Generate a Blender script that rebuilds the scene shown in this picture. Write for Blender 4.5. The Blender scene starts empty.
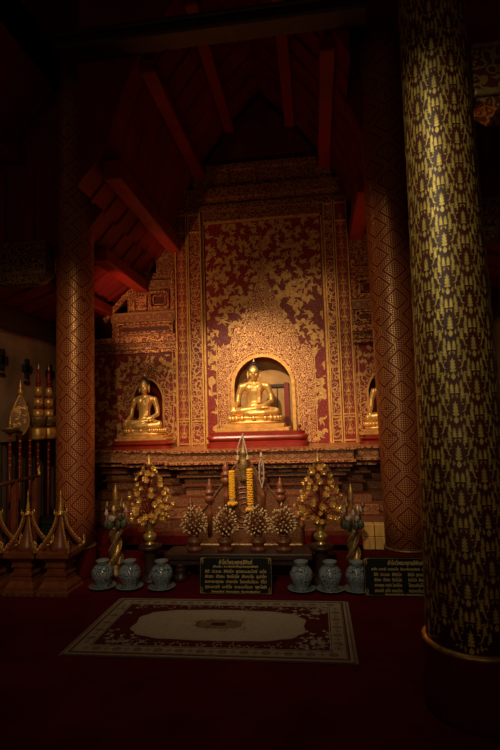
import bpy, math, random
from mathutils import Vector, Matrix
from mathutils.geometry import tessellate_polygon
random.seed(7)
PI = math.pi
SC = bpy.context.scene
COL = SC.collection

# ------------------------------------------------------------------ materials
class Ex:
    """tiny math-node expression wrapper"""
    def __init__(s, nt, sock): s.nt, s.s = nt, sock
    def _op(s, op, *o):
        n = s.nt.nodes.new('ShaderNodeMath'); n.operation = op
        s.nt.links.new(s.s, n.inputs[0])
        for i, q in enumerate(o):
            if isinstance(q, Ex): s.nt.links.new(q.s, n.inputs[i + 1])
            else: n.inputs[i + 1].default_value = q
        return Ex(s.nt, n.outputs[0])
    def __add__(s, o): return s._op('ADD', o)
    def __sub__(s, o): return s._op('SUBTRACT', o)
    def __mul__(s, o): return s._op('MULTIPLY', o)
    def gt(s, o): return s._op('GREATER_THAN', o)
    def lt(s, o): return s._op('LESS_THAN', o)
    def fr(s): return s._op('FRACT')
    def ab(s): return s._op('ABSOLUTE')
    def sin(s): return s._op('SINE')
    def mx(s, o): return s._op('MAXIMUM', o)
    def mn(s, o): return s._op('MINIMUM', o)

def new_mat(name):
    m = bpy.data.materials.new(name); m.use_nodes = True
    nt = m.node_tree
    return m, nt, nt.nodes['Principled BSDF']

def c4(c): return (c[0], c[1], c[2], 1)

def simple(name, col, rough=.5, metal=0., noise=0., nscale=20., bump=0., bscale=60., spec=.5):
    m, nt, b = new_mat(name)
    b.inputs['Base Color'].default_value = c4(col)
    b.inputs['Roughness'].default_value = rough
    b.inputs['Metallic'].default_value = metal
    b.inputs['Specular IOR Level'].default_value = spec
    tc = nt.nodes.new('ShaderNodeTexCoord')
    if noise:
        n = nt.nodes.new('ShaderNodeTexNoise'); n.inputs['Scale'].default_value = nscale; n.inputs['Detail'].default_value = 5
        nt.links.new(tc.outputs['Object'], n.inputs['Vector'])
        r = nt.nodes.new('ShaderNodeMapRange')
        r.inputs[1].default_value = .3; r.inputs[2].default_value = .7
        r.inputs[3].default_value = 1 - noise; r.inputs[4].default_value = 1 + noise
        nt.links.new(n.outputs[0], r.inputs[0])
        mx = nt.nodes.new('ShaderNodeVectorMath'); mx.operation = 'SCALE'; mx.inputs[0].default_value = col
        nt.links.new(r.outputs[0], mx.inputs['Scale']); nt.links.new(mx.outputs[0], b.inputs['Base Color'])
    if bump:
        n2 = nt.nodes.new('ShaderNodeTexNoise'); n2.inputs['Scale'].default_value = bscale; n2.inputs['Detail'].default_value = 4
        nt.links.new(tc.outputs['Object'], n2.inputs['Vector'])
        bp = nt.nodes.new('ShaderNodeBump'); bp.inputs['Strength'].default_value = bump; bp.inputs['Distance'].default_value = .01
        nt.links.new(n2.outputs[0], bp.inputs['Height']); nt.links.new(bp.outputs[0], b.inputs['Normal'])
    return m

def two_tone(nt, b, mask, ca, cb, ra, rb, ma, mb, bump=.3):
    """mask 0 -> a, 1 -> b"""
    mix = nt.nodes.new('ShaderNodeMix'); mix.data_type = 'RGBA'
    mix.inputs[6].default_value = c4(ca); mix.inputs[7].default_value = c4(cb)
    nt.links.new(mask.s, mix.inputs[0]); nt.links.new(mix.outputs[2], b.inputs['Base Color'])
    nt.links.new((mask * (rb - ra) + ra).s, b.inputs['Roughness'])
    nt.links.new((mask * (mb - ma) + ma).s, b.inputs['Metallic'])
    if bump:
        bp = nt.nodes.new('ShaderNodeBump'); bp.inputs['Strength'].default_value = bump; bp.inputs['Distance'].default_value = .004
        nt.links.new(mask.s, bp.inputs['Height']); nt.links.new(bp.outputs[0], b.inputs['Normal'])

RED = (.235, .022, .008); GOLD = (.80, .42, .11); DGOLD = (.62, .36, .10)

def stencil(name, scale=14., cover=.5, warp=.06, red=RED, gold=GOLD, rings=16., big=0.):
    """gold leaf scrollwork stencilled on red lacquer"""
    m, nt, b = new_mat(name)
    tc = nt.nodes.new('ShaderNodeTexCoord')
    nz = nt.nodes.new('ShaderNodeTexNoise'); nz.inputs['Scale'].default_value = scale * .6; nz.inputs['Detail'].default_value = 2
    nt.links.new(tc.outputs['Object'], nz.inputs['Vector'])
    vs = nt.nodes.new('ShaderNodeVectorMath'); vs.operation = 'SCALE'; vs.inputs['Scale'].default_value = warp
    nt.links.new(nz.outputs['Color'], vs.inputs[0])
    va = nt.nodes.new('ShaderNodeVectorMath'); va.operation = 'ADD'
    nt.links.new(tc.outputs['Object'], va.inputs[0]); nt.links.new(vs.outputs[0], va.inputs[1])
    v = nt.nodes.new('ShaderNodeTexVoronoi'); v.inputs['Scale'].default_value = scale
    nt.links.new(va.outputs[0], v.inputs['Vector'])
    d = Ex(nt, v.outputs['Distance'])
    ring = (d * rings).sin()
    nf = nt.nodes.new('ShaderNodeTexNoise'); nf.inputs['Scale'].default_value = scale * 4; nf.inputs['Detail'].default_value = 1
    nt.links.new(tc.outputs['Object'], nf.inputs['Vector'])
    val = ring + (Ex(nt, nf.outputs[0]) - .5) * 1.6
    mask = val.gt(1 - 2 * cover)
    two_tone(nt, b, mask, red, gold, .45, .38, 0., .55)
    return m

def banded(name, period, red=RED, gold=GOLD, axis='X', kind='diamond', half=.06):
    """row of stencilled diamonds or rosettes along an axis"""
    m, nt, b = new_mat(name)
    tc = nt.nodes.new('ShaderNodeTexCoord'); sp = nt.nodes.new('ShaderNodeSeparateXYZ')
    nt.links.new(tc.outputs['UV'], sp.inputs[0])
    U = Ex(nt, sp.outputs[0]); V = Ex(nt, sp.outputs[1])
    if axis == 'Z': U, V = V, U
    du = ((U * (1 / period)).fr() - .5).ab() * 2; dv = ((V * (1 / (2 * half))).fr() - .5).ab() * 2
    d = du + dv
    nz = nt.nodes.new('ShaderNodeTexNoise'); nz.inputs['Scale'].default_value = 90
    nt.links.new(tc.outputs['Object'], nz.inputs['Vector'])
    n = Ex(nt, nz.outputs[0])
    mask = (d.gt(.9) * d.lt(1.02)).mx(d.lt(.62) * (n.gt(.44))).mx(d.gt(1.14) * n.gt(.5)).mx(dv.gt(.86))
    two_tone(nt, b, mask, (.16, .030, .014), (.48, .25, .085), .45, .4, 0., .4)
    return m

def lattice(name):
    m, nt, b = new_mat(name)
    tc = nt.nodes.new('ShaderNodeTexCoord'); sp = nt.nodes.new('ShaderNodeSeparateXYZ')
    nt.links.new(tc.outputs['UV'], sp.inputs[0])
    U = Ex(nt, sp.outputs[0]) * 4.; V = Ex(nt, sp.outputs[1]) * (1 / .30)
    du = ((U).fr() - .5).ab(); dv = (V.fr() - .5).ab()
    d0 = du + dv                                     # 0 at cell centre .. 1 at corners
    d = d0.mn((d0 * -1.) + 1.)                        # 0 centre of either diamond, .5 on the lattice
    # fine dotted weave running with the lattice
    p = ((U + V) * 15 * PI).sin(); q = ((U - V) * 15 * PI).sin()
    dots = (p * q).gt(.12)
    nz = nt.nodes.new('ShaderNodeTexNoise'); nz.inputs['Scale'].default_value = 9; nz.inputs['Detail'].default_value = 4
    nt.links.new(tc.outputs['Object'], nz.inputs['Vector'])
    wear = Ex(nt, nz.outputs[0]).gt(.31)
    mask = (d.lt(.24) + d.gt(.435)) * dots * wear
    mask = mask.mx((d.gt(.265) * d.lt(.292) + d.gt(.392) * d.lt(.415)) * wear)
    two_tone(nt, b, mask, (.21, .016, .008), (.86, .46, .13), .5, .40, 0., .6, .5)
    return m

M = {}
M['carpet'] = simple('red_carpet', (.12, .003, .008), .95, 0, .25, 3., .5, 400., .1)
M['carpet_wrap'] = simple('red_cloth', (.10, .004, .005), .9, 0, .2, 5., .3, 200., .1)
M['lacquer'] = simple('red_lacquer', (.25, .020, .009), .32, 0, .2, 8., .08, 30.)
M['lacquer_dark'] = simple('dark_red_lacquer', (.10, .018, .008), .42, 0, .3, 8., .1, 30.)
M['col_red'] = simple('column_lacquer', (.07, .010, .005), .5, 0, .25, 6., .06, 20.)
M['roof_red'] = simple('painted_roof_boards', (.20, .005, .004), .6, 0, .25, 2.5, .15, 20.)
M['purlin_red'] = simple('painted_purlin', (.26, .007, .005), .5, 0, .2, 4., .1, 20.)
M['gold'] = simple('gilding', (.88, .56, .17), .40, .62, .12, 9., .12, 40.)
M['gold_leaf'] = simple('gold_leaf', (.80, .44, .12), .40, .5, .25, 16., .15, 60.)
M['gold_scroll'] = simple('gold_scrollwork', (.72, .42, .13), .45, .45, .3, 20., .1, 60.)
M['gold_col'] = simple('gold_column_leaf', (.62, .45, .12), .50, .5, .3, 14., .3, 50.)
M['gold_old'] = simple('old_gold', (.66, .41, .12), .42, .7, .35, 25., .3, 60.)
M['gold_dark'] = simple('tarnished_gold', (.30, .19, .075), .5, .6, .4, 22., .4, 50.)
M['filigree_ground'] = simple('dark_filigree', (.22, .12, .045), .5, .4, .4, 40.)
M['brass'] = simple('brass', (.66, .47, .14), .30, .55, .1, 12.)
M['flower_gold'] = simple('gilt_petals', (.95, .62, .17), .33, .6, .2, 30.)
M['hair'] = simple('dark_hair', (.022, .022, .03), .5, 0, .2, 30., .9, 90.)
M['wood_dark'] = simple('dark_wood', (.045, .022, .014), .42, 0, .3, 14., .2, 40.)
M['lacquer_mid'] = simple('aged_red_lacquer', (.15, .032, .013), .4, 0, .3, 10., .1, 30.)
M['wood_red'] = simple('reddish_wood', (.20, .060, .022), .4, 0, .3, 14., .15, 40.)
M['beam_gold'] = stencil('beam_stencil', 16, .42, .05, (.07, .014, .007), (.42, .25, .07))
M['plaster'] = simple('stained_plaster', (.30, .205, .125), .85, 0, .5, 2.2, .3, 12.)
M['black'] = simple('black_board', (.004, .006, .005), .5, spec=.2)
M['letter'] = simple('gold_lettering', (.62, .46, .18), .5, .2)
M['soot'] = simple('dark_bracket', (.012, .012, .010), .7)
M['marigold'] = simple('marigold', (.95, .50, .015), .75, 0, .15, 60., .5, 90.)
M['jasmine'] = simple('white_buds', (.50, .45, .35), .6)
M['bud'] = simple('pale_gold_bud', (.80, .58, .28), .38, .3)
M['stem_red'] = simple('red_stem', (.20, .015, .010), .5)
M['pole_red'] = simple('red_pole', (.24, .012, .010), .35)
M['green'] = simple('dull_leaf', (.10, .11, .06), .5, .2)
M['pink'] = simple('pale_pink_petals', (.62, .42, .34), .6)
M['carton'] = simple('yellow_tan_board', (.78, .44, .12), .6, 0, .08, 8.)
M['carton_seam'] = simple('tan_seam', (.28, .16, .06), .7)
M['rug_beige'] = simple('rug_beige', (.44, .365, .24), .95, 0, .12, 40., .6, 300., .1)
M['rug_tan'] = simple('rug_tan', (.22, .155, .09), .95, 0, .15, 40., .6, 300., .1)
M['rug_red'] = simple('rug_red', (.105, .014, .014), .95, 0, .15, 40., .6, 300., .1)
M['rug_cream'] = simple('rug_cream', (.45, .39, .27), .95, 0, .1, 40., .6, 300., .1)
M['niche_wood'] = simple('old_boards', (.55, .33, .11), .6, 0, .45, 3.5, .3, 14.)
M['grey_cloth'] = simple('grey_cloth', (.085, .060, .042), .9, 0, .3, 4.)
M['dark_green'] = simple('dark_green_paint', (.015, .022, .02), .5)
M['stone_pale'] = simple('pale_stone', (.30, .27, .23), .6)
M['stencil_dense'] = stencil('dense_gold_stencil', 22, .54, .06, (.27, .035, .014), (.84, .48, .18), 17)
M['stencil_mid'] = stencil('gold_stencil', 17, .42, .06, (.21, .024, .012), (.72, .38, .13), 13)
M['stencil_small'] = stencil('fine_gold_stencil', 20, .40, .04, (.15, .030, .012), (.52, .27, .09), 13)
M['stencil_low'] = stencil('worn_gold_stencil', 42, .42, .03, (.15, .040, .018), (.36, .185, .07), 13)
M['panel_red'] = stencil('red_panel', 34, .05, .05, (.25, .012, .012), (.45, .20, .07), 9)
M['band_x'] = banded('diamond_band', .16, half=.06)
M['band_z'] = banded('rosette_band', .17, axis='Z', half=.088)
M['lattice'] = lattice('lattice_stencil')

def porcelain():
    m, nt, b = new_mat('blue_and_white_glaze')
    tc = nt.nodes.new('ShaderNodeTexCoord')
    v = nt.nodes.new('ShaderNodeTexVoronoi'); v.inputs['Scale'].default_value = 24
    n = nt.nodes.new('ShaderNodeTexNoise'); n.inputs['Scale'].default_value = 34; n.inputs['Detail'].default_value = 2
    nt.links.new(tc.outputs['Object'], v.inputs['Vector']); nt.links.new(tc.outputs['Object'], n.inputs['Vector'])
    mask = ((Ex(nt, v.outputs['Distance']) * 15).sin() + Ex(nt, n.outputs[0]) * 1.6).gt(1.45)
    two_tone(nt, b, mask, (.26, .32, .335), (.035, .055, .10), .12, .12, 0, 0, 0)
    return m
M['porcelain'] = porcelain()
M['porcelain_plain'] = simple('pale_glaze', (.22, .27, .265), .14)

# ------------------------------------------------------------------ mesh building
class MB:
    def __init__(s): s.v, s.f, s.m, s.uv = [], [], [], []
    def face(s, pts, mi=0, uv=None):
        k = len(s.v); s.v.extend([tuple(p) for p in pts]); s.f.append(tuple(range(k, k + len(pts)))); s.m.append(mi); s.uv.append(uv)
    def add(s, verts, faces, mi=0, uvs=None):
        k = len(s.v); s.v.extend([tuple(p) for p in verts])
        for i, f in enumerate(faces):
            s.f.append(tuple(k + j for j in f)); s.m.append(mi); s.uv.append(uvs[i] if uvs else None)
    def box(s, x0, x1, y0, y1, z0, z1, mi=0, bev=0.):
        if bev:
            prof = [(x0 + bev, y0), (x1 - bev, y0), (x1, y0 + bev), (x1, y1 - bev), (x1 - bev, y1), (x0 + bev, y1), (x0, y1 - bev), (x0, y0 + bev)]
            ins = [(x0 + bev, y0 + bev), (x1 - bev, y0 + bev), (x1 - bev, y0 + bev), (x1 - bev, y1 - bev), (x1 - bev, y1 - bev), (x0 + bev, y1 - bev), (x0 + bev, y1 - bev), (x0 + bev, y0 + bev)]
            L = [[(p[0], p[1], z0) for p in ins], [(p[0], p[1], z0 + bev) for p in prof], [(p[0], p[1], z1 - bev) for p in prof], [(p[0], p[1], z1) for p in ins]]
            vs = [q for l in L for q in l]; fs = []
            for a in range(3):
                for i in range(8):
                    j = (i + 1) % 8; fs.append((a * 8 + i, a * 8 + j, a * 8 + 8 + j, a * 8 + 8 + i))
            fs += [tuple(reversed(range(8))), tuple(range(24, 32))]
            s.add(vs, fs, mi); return s
        v = [(x0, y0, z0), (x1, y0, z0), (x1, y1, z0), (x0, y1, z0), (x0, y0, z1), (x1, y0, z1), (x1, y1, z1), (x0, y1, z1)]
        f = [(0, 3, 2, 1), (4, 5, 6, 7), (0, 1, 5, 4), (1, 2, 6, 5), (2, 3, 7, 6), (3, 0, 4, 7)]
        uvs = []
        for q in f:
            n = (Vector(v[q[1]]) - Vector(v[q[0]])).cross(Vector(v[q[2]]) - Vector(v[q[0]]))
            ax = max(range(3), key=lambda i: abs(n[i]))
            uvs.append([((v[i][1], v[i][2]) if ax == 0 else (v[i][0] - x0, v[i][2] - z0) if ax == 1 else (v[i][0], v[i][1])) for i in q])
        s.add(v, f, mi, uvs); return s
    def lathe(s, prof, c=(0, 0, 0), n=24, mi=0, sx=1, sy=1, a0=0, twist=0., fl=None):
        """prof: list of (r, z). fl(theta, r, z) may alter the radius"""
        vs, fs, uvs = [], [], []
        for k, (r, z) in enumerate(prof):
            for i in range(n):
                t = a0 + 2 * PI * i / n + twist * z
                rr = fl(2 * PI * i / n + twist * z, r, z) if fl else r
                vs.append((c[0] + rr * sx * math.cos(t), c[1] + rr * sy * math.sin(t), c[2] + z))
        for k in range(len(prof) - 1):
            for i in range(n):
                j = (i + 1) % n
                fs.append((k * n + i, k * n + j, (k + 1) * n + j, (k + 1) * n + i))
                uvs.append([(i / n, prof[k][1]), ((i + 1) / n, prof[k][1]), ((i + 1) / n, prof[k + 1][1]), (i / n, prof[k + 1][1])])
        if prof[0][0] > 1e-4: fs.append(tuple(reversed(range(n)))); uvs.append(None)
        if prof[-1][0] > 1e-4: fs.append(tuple(range((len(prof) - 1) * n, len(prof) * n))); uvs.append(None)
        s.add(vs, fs, mi, uvs); return s
    def ball(s, c, r, n=10, m=7, mi=0, rot=None):
        if not hasattr(r, '__len__'): r = (r, r, r)
        vs, fs = [], []
        for k in range(m + 1):
            ph = -PI / 2 + PI * k / m
            for i in range(n):
                t = 2 * PI * i / n
                p = Vector((r[0] * math.cos(ph) * math.cos(t), r[1] * math.cos(ph) * math.sin(t), r[2] * math.sin(ph)))
                if rot: p = rot @ p
                vs.append(p + Vector(c))
        for k in range(m):
            for i in range(n):
                j = (i + 1) % n; fs.append((k * n + i, k * n + j, (k + 1) * n + j, (k + 1) * n + i))
        s.add(vs, fs, mi); return s
    def tube(s, pts, rad, n=8, mi=0, cap=True):
        pts = [Vector(p) for p in pts]
        if not hasattr(rad, '__len__'): rad = [rad] * len(pts)
        vs, fs = [], []
        prev = None
        for k, p in enumerate(pts):
            t = (pts[min(k + 1, len(pts) - 1)] - pts[max(k - 1, 0)]).normalized()
            if prev is None: a = t.orthogonal().normalized()
            else: a = (prev - t * prev.dot(t)).normalized()
            prev = a; b = t.cross(a)
            for i in range(n):
                q = 2 * PI * i / n; vs.append(p + (a * math.cos(q) + b * math.sin(q)) * rad[k])
        for k in range(len(pts) - 1):
            for i in range(n):
                j = (i + 1) % n; fs.append((k * n + i, k * n + j, (k + 1) * n + j, (k + 1) * n + i))
        if cap:
            fs.append(tuple(reversed(range(n)))); fs.append(tuple(range((len(pts) - 1) * n, len(pts) * n)))
        s.add(vs, fs, mi); return s
    def prism(s, poly, ax, a, b, mi=0, uv=True):
        """poly 2D points extruded along axis 'x','y','z' from a to b"""
        def P(p, t): return {'x': (t, p[0], p[1]), 'y': (p[0], t, p[1]), 'z': (p[0], p[1], t)}[ax]
        n = len(poly)
        vs = [P(p, a) for p in poly] + [P(p, b) for p in poly]
        fs = [(i, (i + 1) % n, n + (i + 1) % n, n + i) for i in range(n)]
        s.add(vs, fs, mi)
        tris = tessellate_polygon([[Vector((p[0], p[1], 0)) for p in poly]])
        for t in tris:
            s.add([P(poly[i], a) for i in t], [(0, 1, 2)], mi, [[poly[i] for i in t]])
            s.add([P(poly[i], b) for i in t], [(0, 2, 1)], mi, [[poly[t[0]], poly[t[2]], poly[t[1]]]])
        return s
    def build(s, name, mats, parent=None, smooth=False, loc=None):
        me = bpy.data.meshes.new(name); me.from_pydata(s.v, [], s.f)
        if not isinstance(mats, (list, tuple)): mats = [mats]
        for m in mats: me.materials.append(M[m] if isinstance(m, str) else m)
        me.polygons.foreach_set('material_index', s.m)
        if any(u is not None for u in s.uv):
            l = me.uv_layers.new(name='UVMap'); d = []
            for f, u in zip(s.f, s.uv):
                if u is None: u = [(0, 0)] * len(f)
                for q in u: d.extend(q)
            l.data.foreach_set('uv', d)
        if smooth: me.polygons.foreach_set('use_smooth', [True] * len(s.f))
        me.update()
        o = bpy.data.objects.new(name, me); COL.objects.link(o)
        if parent: o.parent = parent
        if loc: o.location = loc
        return o

def tag(o, label=None, cat=None, group=None, kind=None):
    for k, v in (('label', label), ('category', cat), ('group', group), ('kind', kind)):
        if v: o[k] = v
    return o
def thing(name, loc, label, cat, group=None, rz=0.):
    o = bpy.data.objects.new(name, None); COL.objects.link(o); o.location = loc; o.rotation_euler.z = rz
    o.empty_display_size = .1
    return tag(o, label, cat, group)
def children(o): return [c for c in bpy.data.objects if c.parent == o]
def copy_tree(o, parent=None):
    kids = children(o)
    c = o.copy(); COL.objects.link(c); c.parent = parent
    for ch in kids: copy_tree(ch, c)
    return c
def dup(o, loc, label, group=None, rz=None, sc=None):
    c = copy_tree(o); c.location = loc; c['label'] = label
    if group: c['group'] = group
    if rz is not None: c.rotation_euler.z = rz
    if sc: c.scale = (sc,) * 3 if not hasattr(sc, '__len__') else sc
    return c

# ------------------------------------------------------------------ 2D ornament (leaf strokes), later laid on a surface as thin gold leaf
def spiral(x, y, a, L, k0, k1, w, n=7):
    """tapered curling stroke from (x,y), heading a, curvature k0..k1 -> polygon strip"""
    l, r = [], []
    for i in range(n + 1):
        t = i / n; ww = w * (1 - t) ** .7 * (.55 + .9 * math.sin(min(1, t * 2.2 + .25) * PI / 2) * .6)
        nx, ny = -math.sin(a), math.cos(a)
        l.append((x + nx * ww, y + ny * ww)); r.append((x - nx * ww, y - ny * ww))
        a += (k0 + (k1 - k0) * t) / n; x += math.cos(a) * L / n; y += math.sin(a) * L / n
    return [[l[i], l[i + 1], r[i + 1], r[i]] for i in range(n)], (x, y, a)
def leaf(x, y, a, L, w):
    c, s_ = math.cos(a), math.sin(a)
    pts = [(0, 0), (.25, .8), (.5, 1), (.75, .6), (1, 0), (.75, -.6), (.5, -1), (.25, -.8)]
    return [[(x + c * p * L - s_ * q * w, y + s_ * p * L + c * q * w) for p, q in pts]]
def palmette(w, h):
    """flame shaped leaf cluster of thin curling strokes, base at (0,0)"""
    P = []
    P += leaf(0, h * .52, PI / 2, h * .48, w * .045) + leaf(0, h * .30, PI / 2, h * .24, w * .06) + leaf(0, h * .04, PI / 2, h * .20, w * .05)
    for sg in (-1, 1):
        A = lambda d: math.radians(d) if sg > 0 else PI - math.radians(d)
        for (xx, yy, a, L, k, ww) in ((.04, .04, 5, .50, 2.6, .036), (.05, .16, 24, .50, 2.6, .036), (.04, .30, 38, .40, 2.6, .034), (.03, .46, 48, .30, 2.4, .030), (.03, .62, 58, .22, 2.0, .026),
                                      (.06, .10, 65, .30, -2.2, .028), (.08, .36, 80, .24, -2.4, .026), (.22, .14, 60, .26, 3.4, .026), (.30, .30, 75, .26, 3.0, .024), (.20, .44, 80, .22, 2.8, .022), (.38, .12, 40, .20, 3.4, .024)):
            s1, e = spiral(sg * w * xx, h * yy, A(a), w * L * 1.1, sg * k * .5, sg * k * 1.9, w * ww); P += s1
        P += leaf(sg * w * .36, h * .34, PI / 2 - sg * .15, h * .28, w * .030)
        P += leaf(sg * w * .22, h * .56, PI / 2 - sg * .10, h * .22, w * .028)
        P += leaf(sg * w * .44, h * .02, PI / 2 + sg * .2, h * .20, w * .030)
        P += leaf(sg * w * .12, h * .72, PI / 2 - sg * .05, h * .18, w * .022)
    return P
def scroll(size, rnd):
    """freehand floral spray"""
    P = []; a0 = rnd.uniform(0, 2 * PI); sg = rnd.choice((-1, 1))
    x, y, a = 0., 0., a0
    for k in range(3):
        s1, (x2, y2, a2) = spiral(x, y, a, size * .42, sg * .6, sg * 1.0, size * .05, 4); P += [q for q in s1[:4]]
        for side in (-1, 1):
            s2, _ = spiral(x, y, a + side * .7, size * rnd.uniform(.28, .42), side * -.6, side * rnd.uniform(3.2, 4.6), size * .075, 7); P += s2
        P += leaf(x2, y2, a2 - sg * .9, size * .2, size * .045)
        x, y, a = x2, y2, a2
    for q in range(5):
        P += leaf(x, y, q * 2 * PI / 5 + a, size * .15, size * .05)
    return P
def tri_area(poly):
    return sum(poly[i][0] * poly[(i + 1) % len(poly)][1] - poly[(i + 1) % len(poly)][0] * poly[i][1] for i in range(len(poly))) / 2
def inside(poly, x, y):
    c = False; n = len(poly)
    for i in range(n):
        x1, y1 = poly[i]; x2, y2 = poly[(i + 1) % n]
        if (y1 > y) != (y2 > y) and x < (x2 - x1) * (y - y1) / (y2 - y1) + x1: c = not c
    return c

SUB = {'gilt_ring': 'pole', 'eye_lines': 'body', 'robe_edge': 'body', 'flame_finial_top': 'hair', 'petal': 'lotus_cushion', 'engraved_ring': 'vase_body', 'gilt_band': 'vase_body', 'seam': 'box_body',
       'corner_ornament': 'board', 'border_line': 'board', 'lettering': 'board', 'rim': 'jar_body', 'gold_crockets': 'roof_ridge', 'round_top': 'column', 'gold_strip': 'plinth_body', 'carved_edge': 'triangular_panel', 'carved_roundel': 'triangular_panel', 'gilt_filigree': 'blade', 'red_collar': 'gold_tier', 'scalloped_skirt': 'stepped_plinth'}
def nest(t):
    """hang details one level deeper, on the part they belong to"""
    ch = children(t); stem = lambda o: o.name.split('.')[0]; used = {}
    for c in ch:
        p = SUB.get(stem(c))
        if not p: continue
        c_ = [q for q in ch if stem(q) == p]
        if c_:
            k = used.get(stem(c), 0); used[stem(c)] = k + 1; c.parent = c_[k % len(c_)]
    return t

# ------------------------------------------------------------------ setting
XL, XR, YB, YF = -3.75, 2.35, -2.5, 7.5
def struct(mb, name, mats, parent=None, smooth=False):
    return tag(mb.build(name, mats, parent, smooth), kind='structure')
struct(MB().box(XL, XR, YB, YF, -.1, 0), 'floor', 'carpet')
struct(MB().box(XL, XR, 4.60, YF, 0, .03), 'trim_1', 'carpet')
def sidewall(x0, x1, name):
    mb = MB(); mb.box(x0, x1, YB, 5.2, -.1, 4.2); mb.box(x0, x1, 5.2, YF, -.1, 3.15)
    return struct(mb, name, 'plaster')
sidewall(XL - .2, XL, 'wall_left'); sidewall(XR, XR + .2, 'wall_right')
struct(MB().box(XL - .2, XR + .2, YB - .2, YB, -.1, 8), 'wall_back', 'plaster')
struct(MB().box(XL - .2, XR + .2, YF, YF + .2, -.1, 8), 'wall_front', 'lacquer_dark')
XC = -.64
back_prof = [(0, 6.45), (.44, 5.98), (.92, 5.33), (1.10, 4.95), (1.32, 4.30), (1.60, 3.96), (1.82, 3.70), (2.33, 3.36), (3.15, 3.05)]
front_prof = [(0, 7.75), (2.1, 5.85), (2.1, 5.35), (3.15, 4.15)]
def roof(prof, y0, y1, name, step, inner=None):
    e = thing(name, (0, 0, 0), None, None); e['kind'] = 'structure'
    for sg in (-1, 1):
        for k in range(len(prof) - 1):
            (a, za), (b, zb) = prof[k], prof[k + 1]
            y0_ = inner if inner and b < (1.61 if sg < 0 else 1.11) else y0
            mb = MB(); A = (XC + sg * a, za); B = (XC + sg * b, zb)
            mb.prism([A, B, (B[0], B[1] + .1), (A[0], A[1] + .1)], 'y', y0_, y1)
            y = y0_ + .2
            while y < y1 - .1:                      # battens across the boards
                t = .035
                mb.prism([(A[0], A[1] - t), (B[0], B[1] - t), (B[0], B[1]), (A[0], A[1])], 'y', y, y + .06)
                y += step
            tag(mb.build('roof_panel', 'roof_red', e), kind='structure')
    return e
c1 = roof(back_prof, 5.2, YF, 'ceiling', .34, 4.6)
c2 = roof(front_prof, YB, 5.2, 'ceiling', .6)
for sg in (-1, 1):
    for (o, z, w, h) in ((.44, 5.90, .07, .10), (.90, 5.25, .08, .12), (1.29, 4.22, .09, .17), (1.79, 3.63, .09, .13), (2.30, 3.29, .07, .11)):
        x = XC + sg * o
        tag(MB().box(x - w, x + w, 4.6 if o < (1.5 if sg < 0 else 1.) else 5.42, YF - .5, z - h, z + .03, bev=.012).build('purlin', 'purlin_red', c1), kind='structure')
    for (o, z) in ((1.05, 6.75), (2.6, 4.72)):
        x = XC + sg * o
        tag(MB().box(x - .09, x + .09, YB, 5.05, z - .15, z + .03).build('purlin', 'purlin_red', c2), kind='structure')
# boards closing the step between the two roofs
g = MB()
for sg in (-1, 1):
    q_, k_ = (1.6, 5) if sg < 0 else (1.10, 3)
    zf = 7.75 - q_ * 1.9 / 2.1
    bp = [(XC + sg * a, z) for a, z in back_prof]
    g.prism([(XC + sg * q_, zf + .05)] + [(XC + sg * a, z + .05) for a, z in front_prof[1:]] + bp[:k_ - 1:-1], 'y', 5.1, 5.2)
    g.prism([(XC, 7.8), (XC + sg * q_, zf + .05)] + bp[k_::-1], 'y', 4.5, 4.6)
    x = XC + sg * q_; g.box(min(x, x - sg * .04), max(x, x - sg * .04), 4.6, 5.1, back_prof[k_][1] + .1, zf)
struct(g, 'trim_2', 'roof_red')
g = MB()
for sg in (-1, 1):
    for o in (2.45, 2.8): g.box(XC + sg * o - .05, XC + sg * o + .05, 5.06, 5.1, 3.3, 4.5)
struct(g, 'trim_3', 'purlin_red')
# wall plates along the side walls
struct(MB().box(XL, XL + .12, 5.2, YF, 2.80, 3.04), 'trim_4', 'wood_dark')
struct(MB().box(XR - .12, XR, 5.2, YF, 2.80, 3.04), 'trim_5', 'wood_dark')
# soot dark cross shaped iron brackets on the plaster
def bracket(x, y, z, lab, sg):
    mb = MB()
    mb.box(x, x + sg * .03, y - .035, y + .035, z - .13, z + .13) if sg > 0 else mb.box(x + sg * .03, x, y - .035, y + .035, z - .13, z + .13)
    (mb.box(x, x + .03, y - .10, y + .10, z - .05, z + .05) if sg > 0 else mb.box(x - .03, x, y - .10, y + .10, z - .05, z + .05))
    (mb.box(x, x + .03, y - .05, y + .05, z - .2, z - .16) if sg > 0 else mb.box(x - .03, x, y - .05, y + .05, z - .2, z - .16))
    o = mb.build('wall_bracket', 'soot'); return tag(o, lab, 'bracket', 'black brackets on the side walls')
bracket(XL, 5.571, 2.42, 'black cross shaped wall bracket at the far left edge of the photo', 1)
bracket(XL, 6.1, 2.36, 'black cross shaped wall bracket above the gold leaf shaped fan', 1)
bracket(XL, 6.674, 2.34, 'black cross shaped wall bracket just left of the lattice column', 1)
bracket(XR, 6.45, 2.42, 'black cross shaped wall bracket right of the large front column', -1)

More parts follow.
